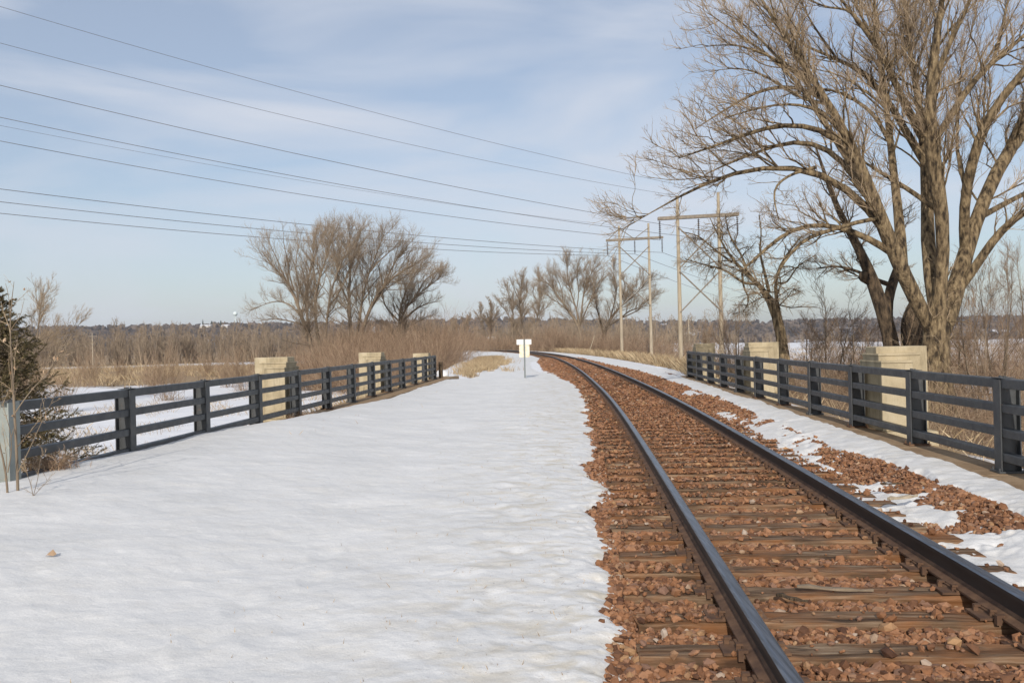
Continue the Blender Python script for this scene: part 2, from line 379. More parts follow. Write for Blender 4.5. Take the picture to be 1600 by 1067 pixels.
tt = np.linspace(-1, 1, 560); gx = 3200 * np.sinh(tt * k) / np.sinh(k)
ty = np.linspace(-0.62, 1, 560); gy = 22 + 3200 * np.sinh(ty * k) / np.sinh(k)
GX, GY = np.meshgrid(gx, gy)
GZ = ground_h(GX, GY) - 0.02
me, _ = grid_mesh('field', GX, GY, GZ)
# where dry grass shows through the snow
def grass_mask(X, Y):
    X = np.asarray(X, float); Y = np.asarray(Y, float)
    L = left_shoulder(Y); Rr = right_shoulder(Y)
    g = 0.36 + 0 * X
    lf = (X < L - 2)
    g = np.where(lf, 0.37 + 0.45 * sm(85, 120, Y) * (1 - sm(205, 235, Y)) + 0.55 * sm(262, 275, Y), g)
    g = np.where(lf & (Y < 60) & (X > L - 5), 0.52, g)
    rt = X > Rr
    g = np.where(rt, 0.56 * (1 - sm(70, 140, Y)) + 0.44 * sm(60, 140, Y) * (1 - sm(800, 1200, Y)), g)
    g = np.where(rt & (Y > 45) & (X < Rr + 9), 0.9, g)
    mound = np.exp(-((X - np.interp(Y, [40, 100], [-1.6, -2.2])) / 1.5) ** 2) * sm(44, 50, Y) * (1 - sm(78, 100, Y))
    g = np.maximum(g, 1.0 * mound)
    return g
a = me.attributes.new('grass', 'FLOAT', 'POINT'); a.data.foreach_set('value', grass_mask(GX, GY).ravel().astype(np.float32))
tag(link_mesh('ground', me, M_field), kind='structure')

# ballast bed
ys = np.concatenate([np.arange(-8, 60, 0.25), np.arange(60, 285, 1.5)]); ss = np.linspace(-2.9, 3.1, 61)
YY, SS = np.meshgrid(ys, ss, indexing='ij'); XX = xc(YY) + SS
def bed_z(X, Y):
    s = X - xc(Y)
    z = -0.085 + 0.13 * sm(1.35, 2.0, s) * (1 - sm(40, 55, Y)) - 0.10 * sm(2.0, 2.9, -s)
    z = z - 0.22 * sm(2.4, 3.1, np.abs(s)) * sm(40, 50, Y)
    return z + 0.02 * fbm(X * 1.7, Y * 1.7, 3, 3)
me, _ = grid_mesh('ballast', XX, YY, bed_z(XX, YY) - 0.0)
tag(link_mesh('ballast', me, M_bed), kind='structure')

# snow on the left of the track
FOOT = []
_fr = random.Random(4)
for i in range(26):
    FOOT.append((-0.55 + 0.055 * (3.6 + i * .62) + (0.12 if i % 2 else -0.12) + _fr.uniform(-.05, .05), 3.6 + i * 0.62 + _fr.uniform(-.06, .06), _fr.uniform(-.25, .15)))
for i in range(5):
    FOOT.append((-1.9 + 0.13 * i + (0.11 if i % 2 else -0.11) + _fr.uniform(-.06, .06), 4.1 + i * 0.66, _fr.uniform(-.3, .1)))
def snow_left_z(X, Y):
    e = edge_left(Y)
    d = e + 0.12 + 0.34 * fbm(X * 1.0 + 3, Y * 1.3, 6, 11, 0.62) - X
    base = 0.0 + 0.30 * sm(0.8, 5.2, -X + 0.0645 * (Y - 9)) * np.exp(-(np.clip(Y - 8, 0, 99) / 9.5) ** 2) - 0.06 * sm(18, 34, Y) * sm(0, 3, -X)
    base = base + 0.035 * fbm(X * 0.55, Y * 0.45, 3, 21) + 0.020 * fbm(X * 1.9, Y * 2.0, 5, 22, 0.6) 
    rough = sm(0.2, 1.6, X + 1.5)
    base = base + 0.016 * rough * fbm(X * 4, Y * 4, 4, 23) + 0.004 * fbm(X * 7, Y * 7, 3, 24)
    for tx_, ty_, ta_ in FOOT:                           # half-melted footprints
        u_ = (X - tx_) * math.cos(ta_) + (Y - ty_) * math.sin(ta_); v_ = -(X - tx_) * math.sin(ta_) + (Y - ty_) * math.cos(ta_)
        q_ = (u_ / 0.075) ** 2 + (v_ / 0.16) ** 2
        base = base - 0.015 * np.exp(-q_) + 0.005 * np.exp(-((np.sqrt(q_) - 1.7) / 0.5) ** 2)
    bz = bed_z(X, Y)
    t = sm(0.05, 1.1, d); thin = bz - 0.03 + 0.085 * sm(-0.05, 0.28, d) + 0.018 * fbm(X * 9, Y * 9, 2, 27)
    return thin * (1 - t) + base * t, d
ys = 2.2 * np.exp(np.linspace(0, math.log(285 / 2.2), 1150)); ys = np.concatenate([np.linspace(-8, 2.15, 40), ys])
tt = np.linspace(0, 1, 470)
YY = np.repeat(ys[:, None], len(tt), 1)
w = sm(37, 41, ys); LX = (fl(ys) - 0.02) * (1 - w) + (left_shoulder(ys) + 0.3) * w
RXX = edge_left(ys) + 0.45
XX = LX[:, None] + (RXX - LX)[:, None] * tt[None, :] ** 0.8
ZZ, dd = snow_left_z(XX, YY)
ff = XX - LX[:, None]
melt = sm(14, 18, YY) * (1 - sm(38, 40, YY))            # melts away close to the kerb beyond the first panels
kerbd = ff - (0.05 + 0.22 * sm(16, 24, YY) * (1 - sm(27, 38, YY)) + 0.18 * fbm(YY * 0.5, XX * 0.2, 3, 31))
ZZ = ZZ + 0.11 * sm(12, 16, YY) * (1 - sm(38, 42, YY)) * (1 - sm(0.8, 2.6, ff)); ZZ = ZZ - melt * 0.16 * (1 - sm(-0.05, 0.40, kerbd))
ZZ = np.where(YY > 38.5, ZZ - 0.30 * (1 - sm(0, 1.6, ff)), ZZ)
me, used = grid_mesh('snow', XX, YY, ZZ, True, dd > -0.22)
dirt = (0.18 + 1.0 * sm(-1.9, 0.2, XX - 0.05 * YY)).ravel()[used]
a = me.attributes.new('dirt', 'FLOAT', 'POINT'); a.data.foreach_set('value', dirt.astype(np.float32))
tag(link_mesh('snow', me, M_snow), kind='structure')
ys = np.linspace(-8, 8.9, 330); tt = np.linspace(0, 1, 160); YY = np.repeat(ys[:, None], len(tt), 1)   # open snow left of the railing's end
XX = -13 + (fl(ys)[:, None] - 0.02 + 13) * tt[None, :]; ZZ, dd = snow_left_z(XX, YY)
ZZ = ZZ - 0.5 * sm(0.35, 1.0, np.maximum((YY - 7.9) / 1.0, (-11 - XX) / 2)) * sm(0, 0.4, fl(YY) - XX)
me, used = grid_mesh('snow', XX, YY, ZZ)
a = me.attributes.new('dirt', 'FLOAT', 'POINT'); a.data.foreach_set('value', np.full(XX.size, 0.15, np.float32))
tag(link_mesh('snow', me, M_snow), kind='structure')

# snow strip and patches on the right of the track
PATCH = [(G(1545, 850, 1.53), 0.65, 0.55), (G(1505, 822, 1.53), 0.30, 0.35), (G(1385, 765, 1.53), 0.28, 0.75), (G(1330, 745, 1.53), .15, .4), (G(1440, 782, 1.53), 0.15, 0.4),
         (G(1190, 668, 1.53), 0.42, 1.3), (G(1215, 690, 1.53), 0.35, 1.0), (G(1250, 706, 1.53), 0.28, 0.6), (G(1600, 870, 1.53), 0.35, 0.3), (G(1132, 641, 1.53), 0.15, 0.7), (G(1080, 612, 1.53), .14, 1.2)]
def snow_right_z(X, Y):
    e = edge_right(Y)
    nn = 0.20 * fbm(X * 1.8, Y * 1.7, 4, 41) + 0.14 * fbm(X * 7, Y * 7, 3, 42)
    d = X - e + nn
    dp = np.full(np.shape(X), -9.0)
    for (px, py, pz), sx, sy in PATCH:
        q = 1 - np.sqrt(((X - px) / (sx * 1.6)) ** 2 + ((Y - py) / (sy * 1.6)) ** 2)
        dp = np.maximum(dp, q * 0.30 + 1.0 * nn)
    c = np.maximum(np.interp(Y, CY, CX) + 0.08, fr(Y) - 0.15 + 0.08 * sm(12, 18, Y)); dc = c + 0.10 * fbm(X * .5, Y * 1.1, 3, 44) - X
    dc = np.where(Y > 36, 5, dc)
    t = sm(0, 0.22, np.minimum(d, dc))
    base = 0.125 + 0.03 * fbm(X * 1.2, Y * 0.9, 3, 45) + 0.02 * fbm(X * 5, Y * 6, 3, 46) - 0.08 * sm(38, 55, Y)
    s = X - xc(Y); base = base - 0.105 * (1 - sm(1.5, 2.4, s))
    lo = bed_z(X, Y) - 0.05
    z1 = lo * (1 - t) + base * t
    z2 = lo + 0.05 + 0.055 * sm(-0.02, 0.18, dp) - 0.05 * (1 - sm(-0.1, 0.02, dp)) + 0.012 * fbm(X * 9, Y * 9, 2, 49)
    return np.maximum(z1, np.where(s > 0.9, z2, lo)), np.maximum(np.minimum(d, dc), np.minimum(dp, dc))
ys = 3.0 * np.exp(np.linspace(0, math.log(285 / 3.0), 1100)); ys = np.concatenate([np.linspace(-8, 2.95, 30), ys])
tt = np.linspace(0, 1, 240); YY = np.repeat(ys[:, None], len(tt), 1)
L0 = xc(ys) + 1.05; R0 = np.where(ys < 34.5, fr(ys) - 0.03, right_shoulder(ys) - 0.4 + 0 * ys)
XX = L0[:, None] + (R0 - L0)[:, None] * tt[None, :]
ZZ, dd = snow_right_z(XX, YY)
ZZ = np.where(YY > 36, ZZ - 0.2 * sm(-1.2, 0, XX - R0[:, None]), ZZ)
me, used = grid_mesh('snow', XX, YY, ZZ, True, dd > -0.10)
a = me.attributes.new('dirt', 'FLOAT', 'POINT'); a.data.foreach_set('value', np.full(used.sum(), 0.45, np.float32))
tag(link_mesh('snow', me, M_snow), kind='structure')

# bridge: concrete slab edges (kerbs) carrying the railings
def kerb(line, y0, y1, xa, xb, ztop, zbot):
    mb = MB(); n = 14
    for i in range(n):
        ya, yb = y0 + (y1 - y0) * i / n, y0 + (y1 - y0) * (i + 1) / n - 0.012
        v = [(line(y) + x, y, z) for z in (zbot, ztop) for y in (ya, yb) for x in (xa, xb)]
        mb.add(v, [(0, 2, 3, 1), (4, 5, 7, 6), (0, 1, 5, 4), (2, 6, 7, 3), (0, 4, 6, 2), (1, 3, 7, 5)])
    o = mb.build('bridge_deck', M_curb, None, 0.015); tag(o, kind='structure'); return o
Z_L, Z_R = 0.068, 0.085
kerb(fl, 9.6, 39.6, -0.30, 0.50, Z_L, -1.2)
kerb(fr, 2.0, 35.5, -0.45, 0.28, Z_R, -1.2)

# hills
hx = np.linspace(-3000, 3000, 420); hy = np.linspace(1000, 2700, 60)
HX, HY = np.meshgrid(hx, hy)
crest = np.interp(HX, [-3000, -1200, -500, -100, 280, 560, 1200, 3000], [50, 47, 43, 38, 33, 28, 26, 26]) * 0.98
HZ = -4 - 6 * sm(0, 300, HX) + (crest + 8) * sm(1050, 1650, HY) * (1 + 0.10 * fbm(HX / 160, HY / 160, 4, 51)) + 2.0 * fbm(HX / 25, HY / 25, 2, 52) * sm(1300, 1600, HY)
me, _ = grid_mesh('hills', HX, HY, HZ)
tag(link_mesh('hills', me, M_hill), kind='structure')

# ------------------------------------------------------------------ railway track
def sweep(profile, ys, off, zoff):
    V = []
    h = 0.05
    for y in ys:
        dx = (xc(y + h) - xc(y - h)) / (2 * h); n = math.hypot(1, dx); nx, ny = 1 / n, -dx / n
        for (px, pz) in profile: V.append((xc(y) + nx * (off + px), y + ny * (off + px), zoff + pz))
    m = len(profile); k = len(ys); F = []
    for i in range(k - 1):
        for j in range(m):
            F.append((i * m + j, i * m + (j + 1) % m, (i + 1) * m + (j + 1) % m, (i + 1) * m + j))
    return V, F
half = [(0.070, 0.0), (0.070, 0.012), (0.018, 0.030), (0.009, 0.045), (0.009, 0.118), (0.020, 0.128), (0.037, 0.134), (0.037, 0.158), (0.030, 0.168), (0.016, 0.1715)]
profile = half + [(-x, z) for x, z in reversed(half)]
RAIL_Z = -0.003
track = thing('railway_track', 'single railway track of dark steel rails on brown timber ties curving left into the distance', 'railway track')
ysr = list(np.arange(-8, 60, 0.35)) + list(np.arange(60, 285, 1.4))
for side in (-1, 1):
    V, F = sweep(profile, ysr, side * 0.7525, RAIL_Z)
    me = bpy.data.meshes.new('rail'); me.from_pydata(V, [], F); me.update()
    o = link_mesh('rail', me, [M_railside, M_railtop, M_rust], track)
    m = len(profile)
    idx = np.array([i % m for i in range(len(F))]); mi = np.zeros(len(F), np.int32)
    mi[(idx >= 8) & (idx <= 10)] = 1; mi[(idx == 7) | (idx == 11)] = 1
    mi[(idx <= 2) | (idx >= 16)] = 2
    me.polygons.foreach_set('material_index', mi); me.update()
TIE_TOP = -0.020
def tie_mesh(seed):
    r = random.Random(seed); nx, L, W, Hh = 22, 2.62, 0.225, 0.17
    ring = [(-W / 2, -Hh), (-W / 2, -0.02), (-W / 2 + 0.018, 0), (-W / 6, 0.0), (W / 6, 0.0), (W / 2 - 0.018, 0), (W / 2, -0.02), (W / 2, -Hh)]
    V = []; F = []; n = len(ring)
    for i in range(nx + 1):
        x = -L / 2 + L * i / nx
        for j, (a_, b_) in enumerate(ring):
            j1 = r.uniform(-.006, .006) if b_ > -0.1 else 0
            V.append((x + (r.uniform(-.02, .02) if i in (0, nx) else 0), a_ + j1, b_ + (r.uniform(-.011, .002) if 0 < j < n - 1 else 0)))
    for i in range(nx):
        for j in range(n):
            F.append((i * n + j, (i + 1) * n + j, (i + 1) * n + (j + 1) % n, i * n + (j + 1) % n))
    F += [tuple(range(n)), tuple(range(nx * n + n - 1, nx * n - 1, -1))]
    me = bpy.data.meshes.new('tie'); me.from_pydata(V, [], F); me.update(); me.materials.append(M_tie); return me
tie_meshes = [tie_mesh(i) for i in range(9)]
pm = MB(); pm.box(-0.17, 0.17, -0.095, 0.095, 0, 0.014)
pm.box(-0.088, -0.072, -0.095, 0.095, 0.014, 0.024); pm.box(0.072, 0.088, -0.095, 0.095, 0.014, 0.024)
for sx, sy in ((-1, -1), (1, 1), (-1.5, 1), (1.5, -1)):
    pm.box(sx * 0.088 - 0.013, sx * 0.088 + 0.013, sy * 0.05 - 0.009, sy * 0.05 + 0.009, 0.014, 0.045)
    pm.box(sx * 0.083 - 0.018, sx * 0.083 + 0.018, sy * 0.05 - 0.015, sy * 0.05 + 0.015, 0.040, 0.052)
plate = pm.build('tie_plate', M_rust, None, 0.002); plate_me = plate.data; bpy.data.objects.remove(plate)
am = MB(); am.tube((-0.095, 0, 0.0), (0.10, 0, -0.012), 0.011, n=6); am.box(-0.105, -0.078, -0.016, 0.016, -0.02, 0.034); am.box(-0.095, -0.055, -0.014, 0.014, 0.020, 0.036)
anc = am.build('rail_anchor', M_rust, None, 0.003); anc_me = anc.data; bpy.data.objects.remove(anc)
tie_y = []; y = 0.35; rr = random.Random(5)
while y < 280:
    tie_y.append(y); y += 0.50 + rr.uniform(-0.05, 0.05)
TIES = []
far_v = []; far_f = []
cnt = 0
for y in tie_y:
    dx = float(xc(y + .2) - xc(y - .2)) / .4; rz = -math.atan(dx) + rr.uniform(-0.014, 0.014)
    sh = rr.uniform(-0.07, 0.07); cx = float(xc(y)) + sh
    TIES.append((y, cx, math.tan(rz)))
    if y < 3.0 - 0.8: continue
    M = Matrix.Translation((cx, y, TIE_TOP)) @ Matrix.Rotation(rz, 4, 'Z')
    if cnt < 97:
        o = bpy.data.objects.new('tie', tie_meshes[cnt % 9]); COL.objects.link(o); o.parent = track; o.matrix_local = M
        if cnt < 48:
            for sd in (-1, 1):
                p = bpy.data.objects.new('tie_plate', plate_me); COL.objects.link(p); p.parent = o
                p.location = (sd * 0.7525 - sh, 0, 0.001)
                if (cnt + (sd > 0)) % 2 == 0:
                    q = bpy.data.objects.new('rail_anchor', anc_me); COL.objects.link(q); q.parent = o
                    q.location = (sd * 0.7525 - sh, -0.135, 0.012)
    else:
        b = len(far_v)
        for vv in [(x, yy, z) for z in (-0.15, 0) for yy in (-.11, .11) for x in (-1.3, 1.3)]:
            far_v.append(tuple(M @ Vector(vv)))
        far_f += [tuple(i + b for i in q) for q in ((4, 5, 7, 6), (0, 1, 5, 4), (2, 6, 7, 3), (0, 4, 6, 2), (1, 3, 7, 5))]
    cnt += 1
me = bpy.data.meshes.new('tie'); me.from_pydata(far_v, [], far_f); me.update()
tag(link_mesh('tie', me, M_tie, track), kind='stuff')

# ------------------------------------------------------------------ ballast stones
def stone_templates(n, sub):
    T = []
    t = (1 + 5 ** .5) / 2
    ico_v = np.array([(-1, t, 0), (1, t, 0), (-1, -t, 0), (1, -t, 0), (0, -1, t), (0, 1, t), (0, -1, -t), (0, 1, -t), (t, 0, -1), (t, 0, 1), (-t, 0, -1), (-t, 0, 1)], float); ico_v /= np.linalg.norm(ico_v[0])
    ico_f = np.array([(0, 11, 5), (0, 5, 1), (0, 1, 7), (0, 7, 10), (0, 10, 11), (1, 5, 9), (5, 11, 4), (11, 10, 2), (10, 7, 6), (7, 1, 8), (3, 9, 4), (3, 4, 2), (3, 2, 6), (3, 6, 8), (3, 8, 9), (4, 9, 5), (2, 4, 11), (6, 2, 10), (8, 6, 7), (9, 8, 1)])
    oct_v = np.array([(1, 0, 0), (-1, 0, 0), (0, 1, 0), (0, -1, 0), (0, 0, 1), (0, 0, -1)], float)
    oct_f = np.array([(0, 2, 4), (2, 1, 4), (1, 3, 4), (3, 0, 4), (2, 0, 5), (1, 2, 5), (3, 1, 5), (0, 3, 5)])
    for i in range(n):
        v, f = (ico_v, ico_f) if sub else (oct_v, oct_f)
        v = v * rng.uniform(0.55, 1.3, (len(v), 1)) * rng.uniform(0.62, 1.3, (1, 3))
        T.append((v, f))
    return T
def scatter_solids(P, S, T, squash=0.75):
    """place templates T at points P with size S -> V, F"""
    Vs = []; Fs = []; base = 0
    which = rng.integers(0, len(T), len(P))
    for k, (v, f) in enumerate(T):
        idx = np.where(which == k)[0]
        if not len(idx): continue
        a = rng.uniform(0, 6.283, len(idx)); b = rng.normal(0, 0.5, len(idx))
        ca, sa, cb, sb = np.cos(a), np.sin(a), np.cos(b), np.sin(b)
        Rm = np.zeros((len(idx), 3, 3)); Rm[:, 0, 0] = ca; Rm[:, 0, 1] = -sa * cb; Rm[:, 0, 2] = sa * sb; Rm[:, 1, 0] = sa; Rm[:, 1, 1] = ca * cb; Rm[:, 1, 2] = -ca * sb; Rm[:, 2, 1] = sb; Rm[:, 2, 2] = cb
        W = np.einsum('nij,mj->nmi', Rm, v * np.array([1, 1, squash])) * S[idx][:, None, None] + P[idx][:, None, :]
        Vs.append(W.reshape(-1, 3)); Fs.append((f[None] + (np.arange(len(idx)) * len(v))[:, None, None]).reshape(-1, 3) + base); base += len(idx) * len(v)
    return np.concatenate(Vs), np.concatenate(Fs)
TYa = np.array([t[0] for t in TIES]); TXa = np.array([t[1] for t in TIES]); TSa = np.array([t[2] for t in TIES])
def place_stones(y0, y1, dens, s0, s1, sub):
    n = int((y1 - y0) * 5.6 * dens)
    Y = rng.uniform(y0, y1, n); s = rng.uniform(-2.6, 3.0, n); X = xc(Y) + s
    size = rng.uniform(s0, s1, n) * rng.choice([0.45, 0.7, 0.95, 1.35], n, p=[.3, .35, .25, .1])
    i = np.clip(np.searchsorted(TYa, Y), 1, len(TYa) - 1)
    d = np.full(n, 9.0)
    for j in (i - 1, i):
        dy = np.abs(Y - (TYa[j] + (X - TXa[j]) * TSa[j])); inx = np.abs(X - TXa[j]) < 1.31
        d = np.minimum(d, np.where(inx, dy, 9.0))
    on = d < 0.112
    cov = 0.03 + 0.85 * sm(7.8, 11.5, Y) * (0.55 + 0.45 * np.exp(-(s / 0.42) ** 2)) + 0.35 * (s < -0.85) * sm(0.0, 0.5, fbm(X * 1.2, Y * 1.2, 2, 71))
    cov = cov * (0.55 + 0.9 * sm(-0.2, 0.3, fbm(X * .9, Y * .9, 2, 72)))
    cov = np.where((Y > 8.2) & (Y < 24) & (np.abs(s) < 0.62), np.maximum(cov, sm(8.2, 10.5, Y) * (0.45 + 0.8 * fbm(X * 1.3, Y * 0.5, 2, 73))), cov)
    keep = (~on) | (rng.random(n) < cov)
    keep &= ~((np.abs(np.abs(s) - 0.7525) < 0.085 + size * 0.8))
    keep &= (X > edge_left(Y) - 0.5) & ~(X < edge_left(Y) - 0.05) | (keep & (X > edge_left(Y) - 0.5) & (bed_z(X, Y) + 0.02 > snow_left_z(X, Y)[0]))
    z = np.where(on, TIE_TOP + size * 0.45 + 0.02 * rng.random(n) * sm(8, 11, Y), bed_z(X, Y) + size * 0.35 + rng.uniform(0, 0.022, n))
    near_rail = np.abs(np.abs(s) - 0.7525) < 0.2
    z = np.where(near_rail & ~on, z - 0.02, z)
    # right of the track the stones stop where the snow covers them
    er = edge_right(Y); keep &= ~((X > er + 0.15))
    hs = snow_right_z(X, Y)[0]; keep &= ~((s > 0.9) & (hs > z - size * 0.1))
    return np.stack([X, Y, z], -1)[keep], size[keep]
P1, S1 = place_stones(2.6, 9, 2700, 0.016, 0.030, True)
P2, S2 = place_stones(9, 21, 1200, 0.021, 0.035, False)
P3, S3 = place_stones(21, 48, 300, 0.032, 0.055, False)
P4, S4 = place_stones(48, 85, 120, 0.045, 0.075, False); P3 = np.concatenate([P3, P4]); S3 = np.concatenate([S3, S4])
Vs = []; Fs = []; b = 0
for P, S, T in ((P1, S1, stone_templates(24, True)), (P2, S2, stone_templates(16, False)), (P3, S3, stone_templates(10, False))):
    v, f = scatter_solids(P, S, T); Vs.append(v); Fs.append(f + b); b += len(v)
tag(link_mesh('ballast_stones', mesh_np('ballast_stones', np.concatenate(Vs), np.concatenate(Fs)), M_stone),
    'reddish brown crushed rock lying between and around the railway ties', 'ballast', kind='stuff')

# ------------------------------------------------------------------ railings
def railing(line, ys, ztop, zb, side, label, endpost=False):
    """side: +1 = the outside of the bridge lies to +X"""
    t = thing('bridge_railing', label, 'railing', (line(ys[0]), ys[0], zb))
    ang = -math.atan(0.0645); H = ztop - zb
    base = Matrix.Translation((line(ys[0]), ys[0], zb)).inverted()
    def M(y): return base @ Matrix.Translation((line(y), y, zb)) @ Matrix.Rotation(ang, 4, 'Z')
    o_ = side
    for i, y in enumerate(ys):
        mb = MB(); Mx = M(y)
        def bx(a0, a1, b0, b1, c0, c1): mb.box(min(o_ * a0, o_ * a1), max(o_ * a0, o_ * a1), b0, b1, c0, c1, Mx)
        big = endpost and i == 0
        w = 0.095 if big else 0.075; dp = 0.27 if big else 0.20; h = H - 0.01 + (0.02 if big else 0)
        bx(0, 0.013, -w, w, 0.022, h)                         # flange facing the track
        bx(0.0145, dp, -0.005, 0.005, 0.022, h - 0.005)       # web
        bx(dp + 0.0015, dp + 0.0135, -w, w, 0.022, h)         # outer flange
        p = mb.build('post', M_paint_lit if big else M_paint_shade, t)
        if big: p['label'] = 'broad grey-green end post, coloured pale as if sunlit'
        mb = MB(); bx(-0.035, dp + 0.05, -w - 0.03, w + 0.03, 0, 0.02)
        for ax in (-0.018, dp + 0.033):
            for by in (-w, w):
                c = Mx @ Vector((o_ * ax, by, 0.02)); mb.tube(c, c + Vector((0, 0, 0.03)), 0.010, n=6)
        mb.build('base_plate', M_rust if i % 3 else M_paint_shade, t)
        if i < len(ys) - 1:
            L = (ys[i + 1] - y) / math.cos(ang)
            for k, zz in enumerate((H - 0.052, H - 0.315, H - 0.575, H - 0.835)):
                hh = 0.052 if k == 0 else 0.046
                mb = MB(); mb.box(min(o_ * .016, o_ * .125), max(o_ * .016, o_ * .125), 0.007, L - 0.007, zz - hh, zz + hh, Mx)
                mb.build('rail', M_paint_shade, t, 0.010)
    for i, y in enumerate(ys):                                  # splice plate and bolts on the top of each post
        mb = MB()
        Mx = M(y); mb.box(min(o_ * .0, o_ * .15), max(o_ * .0, o_ * .15), -0.11, 0.11, H + 0.0025, H + 0.010, Mx)
        for by in (-0.08, -0.03, 0.03, 0.08):
            c = Mx @ Vector((o_ * 0.07 + rr.uniform(-.01, .01), by, H + 0.008)); mb.tube(c, c + Vector((0, 0, 0.018)), 0.011, n=6)
        mb.build('splice_plate', M_paint_shade, t)
    return t
ysl = [9.22] + [11.73 + 2.44 * i for i in range(12)]
railing(fl, ysl, EYE - 0.50, EYE - 1.53, -1, 'dark grey four-rail steel bridge railing along the left side beyond the open snow', True)
ysr2 = [9.34 + 2.44 * i for i in range(-3, 11)]
railing(fr, ysr2, EYE - 0.51, EYE - 1.512, +1, 'dark grey four-rail steel bridge railing on the right side of the railway track')

# ------------------------------------------------------------------ old concrete piers standing behind the railings
def pier(x_near, y0, side, ztop, zbot, label, W=0.74):
    """x_near: track-side face; side +1 means the pier extends to +X. Stepped profile seen from the track."""
    t = thing('bridge_pier', label, 'pier', (x_near, y0 + 0.5, zbot), 'old stepped concrete piers behind the bridge railings', -math.atan(0.0645))
    H = ztop - zbot; s = side
    def part(name, a0, a1, ya, yb, z0, z1, bev=0.012):
        mb = MB(); mb.box(min(s * a0, s * a1), max(s * a0, s * a1), ya, yb, z0, z1); return mb.build(name, M_conc, t, bev)
    part('core', 0.0, W, -0.25, 0.25, 0, H)
    part('middle_step', -0.006, W * 0.80, -0.37, 0.37, 0, H - 0.105)
    part('lower_step', -0.012, W * 0.60, -0.50, 0.50, 0, H - 0.215)
    for z_, w_ in ((H - 0.118, W * 0.80), (H - 0.228, W * 0.60)):
        part('ledge', -0.016, w_, -0.385 if w_ > W * .7 else -0.515, 0.385 if w_ > W * .7 else 0.515, z_ - 0.022, z_, 0.004)
    part('foot', -0.03, W + 0.04, -0.53, 0.53, -0.9, -0.003, 0.02)
    return t
pier(fr(14) + 0.27, 13.48, 1, EYE - 0.21, Z_R, 'stepped buff concrete pier nearest the camera behind the right railing', 0.78)
pier(fr(23.7) + 0.27, 23.2, 1, EYE - 0.16, Z_R, 'middle stepped concrete pier behind the right railing, left of the great tree', 0.8)
pier(fr(33.5) + 0.27, 33.0, 1, EYE - 0.22, Z_R, 'small far concrete pier behind the far end of the right railing')
pier(fl(19.4) - 0.30, 18.9, -1, EYE - 0.20, Z_L, 'stepped buff concrete pier nearest the camera behind the left railing', 0.74)
pier(fl(29.0) - 0.30, 28.5, -1, EYE - 0.22, Z_L, 'middle stepped concrete pier behind the left railing, below the clump of trees', 0.76)
pier(fl(38.7) - 0.30, 38.2, -1, EYE - 0.38, Z_L, 'farthest concrete pier at the far end of the left railing', 0.7)

# ------------------------------------------------------------------ marker sign
bx_, by_, bz_ = G(820.5, 592, 1.62)
sg = thing('track_sign', 'white and cream sign plates on a thin grey post in the snow beside the track', 'sign', (bx_, by_, bz_ - 0.05))
mb = MB(); mb.box(-0.035, 0.035, -0.006, 0.0, 0, 1.80); mb.box(-0.035, -0.029, 0.0, 0.028, 0, 1.80); mb.box(0.029, 0.035, 0.0, 0.028, 0, 1.80)
mb.build('post', M_galv, sg)
for s, nm in ((-1, 'top_plate'), (1, 'top_plate')):
    mb = MB(); Mx = Matrix.Translation((s * 0.004, 0.034, 0)) @ Matrix.Rotation(s * R(17 if s > 0 else 2), 4, 'Z')
    mb.box(min(0, s * 0.33), max(0, s * 0.33), 0, 0.006, 1.56, 1.79, Mx); o = mb.build(nm, M_white, sg, 0.002)
mb = MB(); mb.box(-0.225, -0.01, 0.032, 0.038, 1.0, 1.555); mb.box(0.01, 0.225, 0.032, 0.038, 1.0, 1.555); mb.box(-0.01, 0.01, 0.034, 0.037, 1.0, 1.555)
mb.build('lower_plate', M_cream, sg)

for z_ in (1.10, 1.45, 1.62, 1.74):
    mb = MB(); mb.tube((0, -0.016, z_), (0, 0.03, z_), 0.010, n=6); mb.build('bolt', M_rust, sg)
